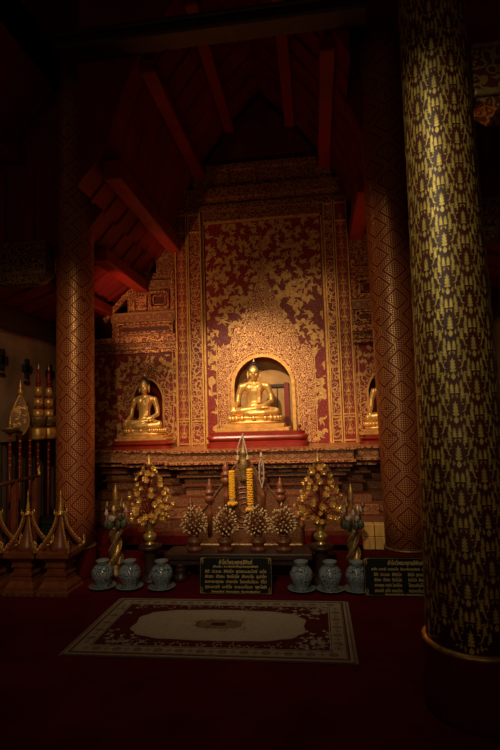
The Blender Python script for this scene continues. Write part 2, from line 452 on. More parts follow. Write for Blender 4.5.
# ------------------------------------------------------------------ columns
def lerp(a, b, t): return a + (b - a) * t
def motif_faces(mb, polys, f, mi):
    for k, q in enumerate(polys):
        if tri_area(q) < 0: q = q[::-1]
        P = [Vector(f(*p)) for p in q]
        n = (P[1] - P[0]).cross(P[-1] - P[0])
        if n.length < 1e-10: n = (P[2] - P[1]).cross(P[0] - P[1])
        n = n.normalized() * (.000012 * (k % 160))
        mb.face([p + n for p in P], mi)
def lattice_column(x, y, r0, r1, label):
    t = thing('lattice_column', (x, y, .03), label, 'column')
    n = 14; h = 5.55
    mb = MB(); mb.lathe([(lerp(r0, r1, k / n), .29 + (h - .29) * k / n) for k in range(n + 1)], n=48)
    mb.build('shaft', 'lattice', t, True)
    mb = MB(); mb.lathe([(r0 + .015, 0), (r0 + .018, .02), (r0 + .012, .28), (r0, .29)], n=48)
    mb.build('cloth_skirting', 'carpet_wrap', t, True)
    mb = MB(); mb.lathe([(r0, .285), (r0 + .016, .29), (r0 + .016, .305), (r0, .31)], n=48)
    mb.build('gold_band', 'gold_dark', t, True)
    return t
lattice_column(-2.585, 5.15, .198, .198, 'red column with gold diamond lattice, left of the altar')
lattice_column(.825, 5.15, .205, .235, 'red column with gold diamond lattice, between altar and large front column')
def flame_cluster():
    """one repeat of the flame pattern: crest, inward crescents and a chevron of serrated spikes"""
    P = []
    def flame(x, y, h, w, lean=0.):
        a = PI / 2 + lean; c, s_ = math.cos(a), math.sin(a)
        P.extend(leaf(x, y, a, h, w * .34))
        for k in range(4):
            u = .06 + .20 * k; bx, by = x + c * h * u, y + s_ * h * u; ww = w * (1 - .17 * k)
            for sg in (-1, 1): P.extend(leaf(bx + sg * ww * .12, by, a - sg * .75, h * .22, ww * .20))
    def cres(x, y, sg, r):
        n = 6
        for i in range(n):
            a0, a1 = -1.9 + 3.0 * i / n, -1.9 + 3.0 * (i + 1) / n
            w0, w1 = .42 * r * math.sin(PI * (i + .15) / (n + .3)), .42 * r * math.sin(PI * (i + 1.15) / (n + .3))
            P.append([(x - sg * r * math.cos(a0), y + r * math.sin(a0)), (x - sg * r * math.cos(a1), y + r * math.sin(a1)), (x - sg * (r - w1) * math.cos(a1), y + (r - w1) * math.sin(a1)), (x - sg * (r - w0) * math.cos(a0), y + (r - w0) * math.sin(a0))])
    flame(0, .04, .36, .12)
    P.extend(leaf(0, -.12, PI / 2, .17, .05))
    for sg in (-1, 1):
        cres(sg * .150, .22, -sg, .075); cres(sg * .075, .02, -sg, .05); cres(sg * .22, .08, sg, .055)
        for (x, y, h, w) in ((.055, .56, .25, .085), (.160, .43, .28, .085), (.262, .30, .26, .08), (.350, .17, .22, .07)): flame(sg * x, y, h, w)
        for (x, y, a, L) in ((.04, .47, 30, .13), (.12, .38, 20, .13), (.21, .26, 10, .13), (.30, .13, 20, .12), (.17, .30, 75, .10), (.10, -.06, 30, .13), (.19, -.02, 60, .13), (.28, .02, 80, .12)):
            aa = math.radians(a) if sg > 0 else PI - math.radians(a)
            P.extend(spiral(sg * x, y, aa, L, sg * 2, sg * 8, .015, 5)[0])
    return P
def leaf_column():
    x, y = 0.813, 3.02
    t = thing('gilded_column', (x, y, 0), 'large front column covered in gold flame shaped leaf pattern on the right', 'column')
    RT = [(0, .252), (.36, .250), (1.5, .226), (3.0, .200), (6, .175)]
    def R(z):
        for (a, ra), (b, rb) in zip(RT, RT[1:]):
            if z <= b: return lerp(ra, rb, (z - a) / (b - a))
        return .175
    top = 5.5; n = 20
    mb = MB(); mb.lathe([(R(.37 + (top - .37) * k / n), .37 + (top - .37) * k / n) for k in range(n + 1)], n=64)
    NM = 6; H = .235; z = .40; row = 0; pal = flame_cluster()
    while z < top - .3:
        for k in range(NM):
            th0 = 2 * PI * (k + (.5 if row % 2 else 0) + .2) / NM
            W = 2 * PI / NM
            if math.sin(th0) > .55: continue            # the side turned to the wall keeps plain lacquer
            def f(px, py):
                zz = max(.376, z + py * H); th = th0 + px * W
                rr = R(zz) + .0016 + .0004 * (row % 2); return (rr * math.cos(th), rr * math.sin(th), zz)
            motif_faces(mb, pal, f, 1)
        z += H / 2; row += 1
    o = mb.build('shaft', ['col_red', 'gold_col'], t)
    for p in o.data.polygons: p.use_smooth = p.material_index == 0
    mb = MB(); mb.lathe([(.275, 0), (.278, .03), (.268, .345), (.26, .355)], n=64); mb.build('cloth_skirting', 'carpet_wrap', t, True)
    mb = MB(); mb.lathe([(.256, .345), (.272, .352), (.272, .368), (.256, .375)], n=64); mb.build('gold_band', 'gold_old', t, True)
leaf_column()

# beams
def carved_beam(x0, x1, y, z0, z1, label, wh=.11):
    t = thing('carved_beam', ((x0 + x1) / 2, y, z0), label, 'beam', None)
    w = (x1 - x0) / 2; h = z1 - z0
    MB().box(-w, w, -wh, wh, h * .28, h * .95).build('beam_body', 'beam_gold', t)
    MB().box(-w, w, -wh - .02, wh + .02, h * .93, h, bev=.006).build('moulding', 'gold_dark', t)
    MB().box(-w, w, -wh - .015, wh + .015, h * .2, h * .3, bev=.006).build('moulding', 'gold_dark', t)
    mb = MB(); mb.prism([(-w, h * .21), (w, h * .21), (w - .12, 0), (-w + .12, 0)], 'y', -wh * .9, wh * .9); mb.build('carved_bracket', 'beam_gold', t)
    return t
carved_beam(XL + .005, -2.80, 5.0, 3.14, 3.60, 'gilded side beam from the left wall to the left lattice column', .09)
carved_beam(1.05, XR - .005, 5.0, 3.25, 3.66, 'gilded side beam behind the large front column, seen through the gap', .09)
carved_beam(1.0, XR - .005, 3.02, 3.36, 3.76, 'gilded carved beam end jutting right of the large front column', .10)
t = thing('tie_beam', (-.88, 4.36, 5.20), 'dim brown moulded tie beam high across the nave', 'beam')
MB().box(-1.5, 1.5, -.12, .12, .03, .13, bev=.02).build('beam_body', 'wood_dark', t)
MB().box(-1.5, 1.5, -.15, .15, .12, .17, bev=.015).build('moulding', 'wood_dark', t)

# ------------------------------------------------------------------ gilded shrine wall behind the altar
Y0 = 6.9; YW = 7.35
shrine = thing('altar_shrine', (0, 0, 0), 'gilded red shrine wall with three arched niches behind the statues', 'shrine')
def pierced(name, outer, holes, back, mats, extra=None, niche_mat=None):
    """wall slab with arched openings; extra(mb) lays ornament on the front"""
    mb = MB(); polys = [outer] + holes
    flat = [p for q in polys for p in q]
    for tr in tessellate_polygon([[Vector((p[0], p[1], 0)) for p in q] for q in polys]):
        q = [flat[i] for i in tr]
        if tri_area(q) < 0: q = q[::-1]
        mb.face([(p[0], Y0, p[1]) for p in q], 0, q)
    for q in polys:
        for i in range(len(q)):
            a, b = q[i], q[(i + 1) % len(q)]
            mb.face([(a[0], Y0, a[1]), (b[0], Y0, b[1]), (b[0], back, b[1]), (a[0], back, a[1])], 0)
    if extra: extra(mb)
    return mb.build(name, mats, shrine)
def arch(xc, hw, z0, zs, zt, n=18, ogee=0.):
    pts = [(xc - hw, z0), (xc - hw, zs)]
    for i in range(1, n):
        a = PI - PI * i / n; c = math.cos(a); s_ = math.sin(a)
        pts.append((xc + hw * c * (1 - ogee * s_ * .3), zs + (zt - zs) * (s_ ** (1 + ogee))))
    return pts + [(xc + hw, zs), (xc + hw, z0)]
def grow(pts, xc, d):
    """offset an arch outline outwards"""
    out = []
    n = len(pts)
    for i, p in enumerate(pts):
        a = pts[max(i - 1, 0)]; b = pts[min(i + 1, n - 1)]
        t = Vector((b[0] - a[0], b[1] - a[1])).normalized(); out.append((p[0] - t.y * d, p[1] + t.x * d))
    return out
def ribbon(mb, A, B, y, mi, th=.02):
    """raised moulding between two matching outlines"""
    for i in range(len(A) - 1):
        a, b, c, d = A[i], A[i + 1], B[i + 1], B[i]
        mb.face([(a[0], y - th, a[1]), (b[0], y - th, b[1]), (c[0], y - th, c[1]), (d[0], y - th, d[1])][::-1], mi)
        mb.face([(a[0], y - th, a[1]), (b[0], y - th, b[1]), (b[0], y, b[1]), (a[0], y, a[1])], mi)
        mb.face([(d[0], y - th, d[1]), (c[0], y - th, c[1]), (c[0], y, c[1]), (d[0], y, d[1])], mi)
def slabface(mb, poly, y, mi, holes=()):
    flat = [p for q in [poly, *holes] for p in q]
    for tr in tessellate_polygon([[Vector((p[0], p[1], 0)) for p in q] for q in [poly, *holes]]):
        q = [flat[i] for i in tr]
        if tri_area(q) < 0: q = q[::-1]
        mb.face([(p[0], y, p[1]) for p in q], mi, q)
    for q in [poly, *holes]:
        for i in range(len(q)):
            a, b = q[i], q[(i + 1) % len(q)]
            mb.face([(a[0], y, a[1]), (b[0], y, b[1]), (b[0], Y0, b[1]), (a[0], Y0, a[1])], mi)
def sprays(mb, test, x0, x1, z0, z1, n, size, mi, rnd, gap=.55):
    pts = []
    for _ in range(n * 30):
        x, z = rnd.uniform(x0, x1), rnd.uniform(z0, z1)
        if not test(x, z): continue
        if any((x - a) ** 2 + (z - b) ** 2 < (size * gap) ** 2 for a, b in pts): continue
        pts.append((x, z))
        if len(pts) >= n: break
    for j, (x, z) in enumerate(pts):
        s = size * rnd.uniform(.8, 1.15)
        motif_faces(mb, scroll(s, rnd), lambda a, b: (min(max(x + a, x0 - .02), x1 + .02), Y0 - .0035 - .0007 * (j % 3), min(max(z + b, z0 - .02), z1 + .02)), mi)
    return pts

ZL = 1.265
PX0, PX1, PZ1 = -1.53, .205, 4.47
XM = (PX0 + PX1) / 2
nich = arch(-0.711, .40, ZL + .12, 2.05, 2.47)
def hx(px, py): return (-0.671 + (px - 264) * .01385, 2.846 + (330 - py) * .01375)
right_side = [(312, 446), (313, 354), (306, 341), (301, 350), (297, 334), (292, 322), (286, 326), (284, 312), (279, 302), (275, 290), (270, 281), (268.5, 266), (266, 258), (265, 240), (264, 224)]
halo = [hx(*p) for p in right_side] + [hx(528 - p[0], p[1]) for p in right_side[-2::-1]]
halo[0] = (halo[0][0], ZL + .01); halo[-1] = (halo[-1][0], ZL + .01)
rnd = random.Random(3)
def deco_c(mb):
    slabface(mb, halo, Y0 - .006, 2, [nich])
    o = grow(nich, 0, .045)
    ribbon(mb, nich, o, Y0 - .006, 3, .035)
    o2 = grow(nich, 0, .075); o3 = grow(nich, 0, .09); ribbon(mb, o2, o3, Y0 - .006, 1, .012)
    sprays(mb, lambda x, z: not inside(halo, x, z), PX0 + .07, PX1 - .07, ZL + .05, PZ1 - .06, 230, .30, 1, rnd, .47)
    # inner border fillets
    for a, b in ((PX0, PX0 + .03), (PX1 - .03, PX1)): mb.box(a, b, Y0 - .02, Y0 - .001, ZL, PZ1, 3)
    for a, b in ((hx(215, 0)[0] - .012, hx(215, 0)[0]), (hx(313, 0)[0], hx(313, 0)[0] + .012)): mb.box(a, b, Y0 - .014, Y0 - .001, ZL, 2.7, 1)
    mb.box(PX0, PX1, Y0 - .02, Y0 - .001, PZ1 - .03, PZ1, 3)
pierced('central_panel', [(PX0, ZL), (PX1, ZL), (PX1, PZ1), (PX0, PZ1)], [nich], YW, ['panel_red', 'gold_scroll', 'stencil_dense', 'gold_leaf'], deco_c)
# niche interior: old boards, cross rail, red post
YN = 7.16
mb = MB(); mb.box(XM - .7, XM + .7, YN, YN + .05, 1.3, 2.7)
mb.build('niche_back', 'niche_wood', shrine)
mb = MB(); xr = -0.35
mb.box(xr - .085, xr - .02, YN - .05, YN - .001, ZL + .1, 2.12); mb.build('niche_post', 'lacquer', shrine)
mb = MB(); mb.box(XM - .5, xr - .085, YN - .035, YN - .001, 2.06, 2.10); mb.box(XM + .12, XM + .135, YN - .012, YN - .001, 1.3, 2.06); mb.build('niche_rail', 'wood_dark', shrine)
MB().box(nich[0][0] - .02, nich[-1][0] + .02, Y0 - .01, YW, ZL, ZL + .119).build('niche_sill', 'lacquer', shrine)

# pilasters either side
def pilaster(x0, x1, zt, kind):
    mb = MB(); mb.box(x0, x1, Y0 - .035, YW - .1, ZL, zt, 0)
    d = .018
    for a, b in ((x0, x0 + d), (x1 - d, x1)): mb.box(a, b, Y0 - .055, Y0 - .034, ZL, zt, 1)
    for z in (ZL + .02, ZL + .33, ZL + .37, zt - .3, zt - .04): mb.box(x0 + d, x1 - d, Y0 - .05, Y0 - .034, z, z + .018, 1)
    if kind == 'leafy':
        z = ZL + .1; xm = (x0 + x1) / 2; w = (x1 - x0) * .72; pal = palmette(w, .19)
        while z < zt - .25:
            motif_faces(mb, pal, lambda a, b: (xm + a, Y0 - .039, z + b), 1); z += .17
    return mb.build('pilaster', ['stencil_mid' if kind != 'leafy' else 'panel_red', 'gold_leaf', ], shrine)
ax, bx = -1.924, -1.733
pilaster(ax, bx - .01, 4.62, 'leafy'); pilaster(bx, PX0 - .005, 4.62, 'fine')
cx_, dx = 0.351, 0.54
pilaster(PX1 + .005, cx_, 4.62, 'fine'); pilaster(cx_ + .01, dx, 4.62, 'leafy')
mb = MB(); mb.box(PX0, PX1, Y0 - .03, YW - .1, PZ1, 4.62, 0); mb.build('head_band', 'stencil_small', shrine)
mb = MB()
for k, (z, d) in enumerate(((4.62, .06), (4.70, .03), (4.80, .07), (4.95, .02), (5.22, .05))):
    w = (1.30, 1.22, 1.12, 1.0, .8)[k]; z1 = (4.70, 4.80, 4.95, 5.22, 5.3)[k]
    mb.box(XC - w, XC + w, Y0 - d, YW, z, z1)
for k in range(5): mb.box(XC - .9 + k * .4, XC - .9 + k * .4 + .03, Y0 - .05, Y0, 4.95, 5.22)
mb.build('upper_frieze', 'stencil_small', shrine)
mb = MB(); mb.prism([(XC - .85, 5.3), (XC + .85, 5.3), (XC + .42, 5.88), (XC, 6.3), (XC - .42, 5.88)], 'y', Y0, YW); mb.build('gable_board', 'lacquer_dark', shrine)

# wings with the side niches
def wing(sg, xin, xout, nx, hw, name):
    """sg -1 left, +1 right; xin edge next to the pilaster"""
    X = lambda d: xin + sg * d                     # distance outwards from the pilaster
    def rect(a, b, z0, z1): x0, x1 = sorted((X(a), X(b))); return [(x0, z0), (x1, z0), (x1, z1), (x0, z1)]
    wtot = abs(xout - xin)
    zt = 2.60
    nch = arch(nx, hw, ZL + .06, 1.95, 2.22, 16, .25)
    S = [(1.55 * hw, ZL + .01), (1.62 * hw, 1.75), (1.95 * hw, 1.98), (1.3 * hw, 2.16), (1.05 * hw, 2.26), (.6 * hw, 2.36), (.28 * hw, 2.47), (0, 2.60 - .02)]
    hal = [(nx + a, z) for a, z in S] + [(nx - a, z) for a, z in S[-2::-1]]
    r = random.Random(11 + sg)
    def deco(mb):
        slabface(mb, hal, Y0 - .006, 2, [nch])
        ribbon(mb, nch, grow(nch, 0, .022), Y0 - .006, 3, .02)
        q = rect(.04, min(wtot, 1.25) - .02, ZL + .05, zt - .05)
        sprays(mb, lambda x, z: not inside(hal, x, z), q[0][0], q[1][0], q[0][1], q[2][1], 90, .23, 1, r, .5)
        for (a, b) in ((0, .025), (.06, .07)): 
            x0, x1 = sorted((X(a), X(b))); mb.box(x0, x1, Y0 - .018, Y0 - .001, ZL, zt, 3)
    pierced(name, rect(0, wtot, ZL, zt), [nch], YW - .1, ['panel_red', 'gold_scroll', 'stencil_mid', 'gold_leaf'], deco)
    MB().box(nx - hw * 1.3, nx + hw * 1.3, YW - .101, YW - .05, ZL, 2.4).build('niche_back', 'lacquer', shrine)
    x0, x1 = sorted((X(0), X(wtot)))
    mb = MB()                                       # stepped wall above, under the slope of the roof
    def clamp(d): return X(d)
    for (a, b, z0, z1) in ((0, wtot, 2.60, 2.85), (0, .98, 2.85, 3.05), (0, .98, 3.05, 3.22), (0, .74, 3.22, 3.52), (0, .47, 3.52, 3.78), (0, .30, 3.78, 4.15)):
        p, q = sorted((X(a), X(b))); mb.box(p, q, Y0 + .01, YW - .1, z0, z1)
    mb.build('stepped_wall', 'stencil_small', shrine)
    mb = MB()
    for z0, z1, d in ((2.60, 2.64, .07), (2.66, 2.69, .04), (2.76, 2.84, .06)): mb.box(x0, x1, Y0 - d, Y0 + .009, z0, z1)
    mb.build('cornice', 'stencil_mid', shrine)
    mb = MB(); p, q = sorted((X(.02), X(.98)));  mb.box(p, q, Y0 - .03, Y0 + .009, 3.07, 3.21); p, q = sorted((X(.08), X(.42))); mb.box(p, q, Y0 - .03, Y0 + .009, 3.54, 3.66); mb.build('diamond_band', 'band_x', shrine)
    def frame(a, b, z0, z1, t):
        mb = MB(); p, q = sorted((X(a), X(b)))
        for (c, d, e, f) in ((p, q, z0, z0 + t), (p, q, z1 - t, z1), (p, p + t, z0 + t, z1 - t), (q - t, q, z0 + t, z1 - t)): mb.box(c, d, Y0 - .045, Y0 + .009, e, f)
        t2 = t * 1.5
        for (c, d, e, f) in ((p + t2, q - t2, z0 + t2, z0 + t2 + .02), (p + t2, q - t2, z1 - t2 - .02, z1 - t2), (p + t2, p + t2 + .02, z0 + t2, z1 - t2), (q - t2 - .02, q - t2, z0 + t2, z1 - t2)): mb.box(c, d, Y0 - .03, Y0 + .009, e, f)
        mb.build('raised_frame', 'stencil_mid', shrine)
        MB().box(p + t2 + .03, q - t2 - .03, Y0 - .004, Y0 + .009, z0 + t2 + .03, z1 - t2 - .03).build('frame_field', 'lacquer_dark', shrine)
    frame(.05, .88, 2.87, 3.05, .022); frame(.10, .40, 3.24, 3.50, .035)
    for a, b, z0, z1 in ((.44, .60, 3.23, 3.44), (.62, .70, 3.23, 3.36), (.02, .08, 3.22, 3.78)):
        p, q = sorted((X(a), X(b))); MB().box(p, q, Y0 - .03, Y0 + .009, z0, z1).build('strip_panel', 'stencil_mid', shrine)
    # sloping barge strip under the roof
    mb = MB(); pts = [(.30, 4.12), (.50, 3.70), (.78, 3.48), (1.10, 3.14)]
    for i in range(len(pts) - 1):
        (a, za), (b, zb) = pts[i], pts[i + 1]
        mb.prism([(X(a), za), (X(b), zb), (X(b) - sg * .03, zb - .07), (X(a) - sg * .03, za - .07)], 'y', Y0 - .04, Y0 + .009)
    mb.build('sloping_moulding', 'stencil_mid', shrine)
wing(-1, ax, -3.60, -2.363, .215, 'side_panel')
wing(1, dx, 2.2, .93, .215, 'side_panel')

# ------------------------------------------------------------------ stepped altar base
base = thing('stepped_altar', (0, 0, .03), 'wide stepped red and gold altar platform carrying the three statues', 'altar')
def outline(d):
    f = [(-1.78, 5.70), (.43, 5.70)]
    L = [(-3.02, 6.28), (-2.45, 6.28), (-2.45, 6.08), (-2.1, 6.08), (-2.1, 5.88), (-1.78, 5.88), (-1.78, 5.70)]
    Rr = [(.43, 5.70), (.43, 5.88), (.72, 5.88), (.72, 6.08), (1.05, 6.08), (1.05, 6.28), (2.1, 6.28)]
    L = [(x + d, y + d) for x, y in L]; Rr = [(x - d, y + d) for x, y in Rr]
    return L + Rr + [(2.1 - d, 6.89), (-3.02 + d, 6.89)]
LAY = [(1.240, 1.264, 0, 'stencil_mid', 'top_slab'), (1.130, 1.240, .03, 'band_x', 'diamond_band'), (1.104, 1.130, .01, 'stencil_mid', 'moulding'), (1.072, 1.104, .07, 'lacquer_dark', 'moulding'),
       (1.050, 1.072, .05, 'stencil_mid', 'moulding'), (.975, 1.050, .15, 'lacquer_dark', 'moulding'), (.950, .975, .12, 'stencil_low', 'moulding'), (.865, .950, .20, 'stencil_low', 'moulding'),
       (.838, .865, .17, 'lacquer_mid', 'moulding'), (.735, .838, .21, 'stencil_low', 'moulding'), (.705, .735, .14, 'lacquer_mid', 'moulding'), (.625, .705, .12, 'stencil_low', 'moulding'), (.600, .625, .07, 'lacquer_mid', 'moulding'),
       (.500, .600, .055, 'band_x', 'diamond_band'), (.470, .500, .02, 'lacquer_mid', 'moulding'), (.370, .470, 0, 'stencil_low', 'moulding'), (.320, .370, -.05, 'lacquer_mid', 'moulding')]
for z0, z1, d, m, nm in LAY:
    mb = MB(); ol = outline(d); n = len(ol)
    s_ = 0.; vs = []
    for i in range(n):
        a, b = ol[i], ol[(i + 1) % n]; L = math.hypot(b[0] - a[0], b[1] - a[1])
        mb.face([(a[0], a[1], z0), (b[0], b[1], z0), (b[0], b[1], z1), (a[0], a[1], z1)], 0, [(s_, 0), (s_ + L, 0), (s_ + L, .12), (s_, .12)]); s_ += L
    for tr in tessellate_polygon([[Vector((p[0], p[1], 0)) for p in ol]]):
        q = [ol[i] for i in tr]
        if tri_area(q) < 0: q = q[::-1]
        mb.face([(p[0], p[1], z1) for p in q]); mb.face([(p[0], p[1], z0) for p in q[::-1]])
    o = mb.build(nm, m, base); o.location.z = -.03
mb = MB(); mb.box(-2.30, .585, 5.25, 5.645, .03, .22); mb.box(-2.75, 2.15, 5.42, 5.645, .03, .22); struct(mb, 'trim_6', 'carpet_wrap')
mb = MB(); mb.box(-2.74, 2.1, 5.65, 6.28, 0, .29); mb.box(-2.98, 2.1, 6.28, 6.5, 0, .29)
mb.build('carpeted_foot', 'carpet_wrap', base)
# small raised relief boards on the dark course under the top
mb = MB()
for k in range(9):
    x = -1.55 + k * .22
    mb.box(x, x + .15, 5.83, 5.86, .99, 1.04)
o = mb.build('relief_boards', 'stencil_low', base); o.location.z = -.03

# ------------------------------------------------------------------ seated figure
def bake(o, mods):
    """run modifiers on an object and keep the resulting mesh"""
    for ty, kw in mods:
        m = o.modifiers.new(ty.lower(), ty)
        for k, v in kw.items(): setattr(m, k, v)
    dg = bpy.context.evaluated_depsgraph_get(); dg.update()
    me = bpy.data.meshes.new_from_object(o.evaluated_get(dg))
    o.modifiers.clear(); old = o.data; o.data = me; bpy.data.meshes.remove(old)
    me.polygons.foreach_set('use_smooth', [True] * len(me.polygons)); me.update()
    return o
def limb(mb, pts, rad):
    P, R_ = [], []
    for i in range(len(pts) - 1):
        a, b = Vector(pts[i]), Vector(pts[i + 1])
        for k in range(6):
            t = k / 6; P.append(a.lerp(b, t)); R_.append(lerp(rad[i], rad[i + 1], t))
    P.append(Vector(pts[-1])); R_.append(rad[-1])
    mb.tube(P, R_, 12)
    for p, r in zip(pts, rad): mb.ball(p, r, 12, 8)
def buddha_body():
    mb = MB()
    # torso
    mb.ball((0, .02, .53), (.195, .115, .135), 20, 14)
    mb.ball((-.09, -.045, .545), (.10, .075, .085), 14, 10); mb.ball((.09, -.045, .545), (.10, .075, .085), 14, 10)
    mb.lathe([(.17, .06), (.165, .14), (.145, .24), (.138, .31), (.150, .39), (.175, .48), (.17, .56), (.10, .63), (.07, .66)], n=24, sy=.68)
    mb.ball((0, -.03, .17), (.155, .12, .12), 16, 12)
    limb(mb, [(-.20, .01, .585), (0, .02, .63), (.20, .01, .585)], [.07, .075, .07])
    # neck and head
    limb(mb, [(0, .01, .60), (0, -.005, .73)], [.068, .062])
    h0 = len(mb.v)
    mb.ball((0, -.005, .845), (.098, .115, .135), 20, 16)
    mb.ball((0, -.045, .775), (.070, .070, .070), 14, 10)
    mb.ball((0, -.095, .715 + .01), (.026, .022, .022), 10, 8)          # chin
    mb.ball((0, -.125, .80), (.020, .024, .022), 10, 8)                 # nose tip
    limb(mb, [(0, -.105, .86), (0, -.128, .808)], [.011, .016])
    limb(mb, [(-.030, -.112, .762), (0, -.120, .765), (.030, -.112, .762)], [.008, .012, .008])   # lips
    limb(mb, [(-.024, -.108, .750), (0, -.116, .748), (.024, -.108, .750)], [.007, .011, .007])
    for sg in (-1, 1):
        limb(mb, [(sg * .018, -.108, .865), (sg * .045, -.104, .878), (sg * .075, -.080, .866)], [.009, .011, .008])   # brow
        mb.ball((sg * .042, -.095, .838), (.024, .018, .012), 10, 8)     # lidded eye
        mb.ball((sg * .050, -.075, .795), (.032, .034, .034), 10, 8)     # cheek
        limb(mb, [(sg * .104, .005, .87), (sg * .112, .0, .82), (sg * .108, -.008, .74)], [.018, .016, .013])       # long ear
    for i in range(h0, len(mb.v)):
        v = mb.v[i]; mb.v[i] = (v[0] * 1.13, v[1] * 1.10, .72 + (v[2] - .72) * 1.10)
    # legs crossed
    for sg in (-1, 1):
        limb(mb, [(sg * .11, .0, .085), (sg * .28, -.10, .09), (sg * .43, -.19, .078)], [.10, .092, .072])
    limb(mb, [(.43, -.20, .065), (.20, -.285, .052), (-.08, -.30, .048), (-.20, -.26, .045)], [.066, .062, .046, .036])
    limb(mb, [(-.43, -.20, .075), (-.22, -.27, .105), (.04, -.27, .135), (.14, -.235, .150)], [.066, .062, .046, .036])
    mb.ball((.20, -.225, .155), (.085, .045, .030), 12, 8)               # upturned foot
    for k in range(5): mb.ball((.275 + .006 * (2 - abs(k - 2)), -.262 + k * .018, .160 + .002 * k), (.018, .011, .012), 8, 6)
    mb.box(-.40, .40, -.22, .12, 0, .05)
    # statue's right arm, hand reaching down over the knee
    limb(mb, [(-.255, .01, .575), (-.315, .01, .42), (-.335, -.02, .275), (-.365, -.13, .205), (-.385, -.215, .165)], [.072, .058, .050, .043, .032])
    mb.ball((-.388, -.245, .145), (.036, .024, .040), 12, 8)
    for k in range(4):
        x = -.418 + k * .021; L = (.075, .09, .088, .07)[k]
        limb(mb, [(x, -.262, .135), (x, -.283, .105), (x, -.280, .135 - L)], [.0115, .0108, .0085])
    limb(mb, [(-.360, -.245, .15), (-.338, -.275, .125), (-.335, -.282, .098)], [.012, .0115, .009])
    # statue's left arm, hand in the lap
    limb(mb, [(.255, .01, .575), (.315, .015, .42), (.335, -.01, .285), (.22, -.15, .205), (.10, -.215, .185)], [.072, .058, .052, .043, .032])
    mb.ball((.055, -.228, .180), (.050, .036, .020), 12, 8)
    for k in range(4):
        y = -.205 - k * .020; L = (.082, .092, .088, .068)[k]
        limb(mb, [(.02, y, .180), (-.02, y - .003, .187), (.02 - L, y - .002, .183)], [.0112, .0105, .0085])
    limb(mb, [(.06, -.205, .190), (.03, -.200, .208), (.0, -.208, .212)], [.012, .011, .009])
    o = mb.build('body', 'gold')
    return bake(o, [('REMESH', dict(mode='VOXEL', voxel_size=.0085)), ('SMOOTH', dict(factor=.5, iterations=4))])
def make_buddha():
    t = thing('seated_buddha_statue', (0, 0, 0), '', 'statue', None)
    b = buddha_body(); b.parent = t
    HS = lambda m: [(v[0] * 1.13, v[1] * 1.10, .72 + (v[2] - .72) * 1.10) for v in m.v]
    mb = MB(); mb.ball((0, .030, .885), (.110, .118, .112), 28, 18)
    mb.ball((0, .030, .985), (.060, .060, .052), 18, 12)
    for k in range(170):
        i = k + .5; ph = math.acos(1 - 1.30 * i / 170); th = PI * (1 + 5 ** .5) * i
        mb.ball((.110 * math.cos(th) * math.sin(ph), .030 + .118 * math.sin(th) * math.sin(ph), .885 + .112 * math.cos(ph)), .0105, 6, 4)
    mb.v = HS(mb); mb.build('hair', 'hair', t, True)
    mb = MB(); mb.lathe([(.012, 1.025), (.022, 1.035), (.022, 1.05), (.013, 1.065), (.007, 1.085), (0, 1.105)], (0, .030, 0), n=12)
    mb.v = HS(mb); mb.build('flame_finial', 'gold', t, True)
    # robe edge and folded shawl over the left shoulder
    mb = MB()
    pts = [(.115, .10, .655), (.125, .03, .672), (.120, -.055, .640), (.112, -.118, .56), (.105, -.118, .46), (.10, -.112, .36), (.095, -.135, .26)]
    for i in range(len(pts) - 1):
        a, b_ = Vector(pts[i]), Vector(pts[i + 1]); w = Vector((.026, .004, 0)); n_ = Vector((0, -.008, 0))
        mb.face([a - w + n_, b_ - w + n_, b_ + w + n_, a + w + n_]); mb.face([a - w, a - w + n_, a + w + n_, a + w]); mb.face([a - w + Vector((0, .02, 0)), b_ - w + Vector((0, .02, 0)), b_ - w + n_, a - w + n_]); mb.face([a + w + n_, b_ + w + n_, b_ + w + Vector((0, .02, 0)), a + w + Vector((0, .02, 0))])
    mb.build('shoulder_sash', 'gold_leaf', t)
    mb = MB(); limb(mb, [(.06, -.112, .63), (-.04, -.125, .54), (-.12, -.105, .46), (-.175, -.04, .39)], [.0055] * 4)
    mb.build('robe_edge', 'gold_leaf', t, True)
    mb = MB()
    for sg in (-1, 1):
        mb = MB(); limb(mb, [(sg * .024, -.113, .836), (sg * .042, -.1145, .833), (sg * .062, -.106, .837)], [.0025, .0045, .0025]); mb.v = HS(mb)
        mb.build('eye_line', 'hair', t)
    return nest(t)
BB = make_buddha()
BB.location = (-.780, 6.46, 1.650); BB.scale = (.66, .62, .665)
BB['label'] = 'largest gold seated statue, brightly lit in the central arched niche'; BB['group'] = 'gilded seated statues on the altar'
B2 = dup(BB, (-2.303, 6.56, 1.530), 'gold seated statue in the left red niche, nearest the left lattice column', sc=(.55, .55, .665))
B3 = dup(BB, (0.889, 6.56, 1.530), 'gold seated statue on the right, mostly hidden behind the lattice column', sc=(.55, .55, .665))
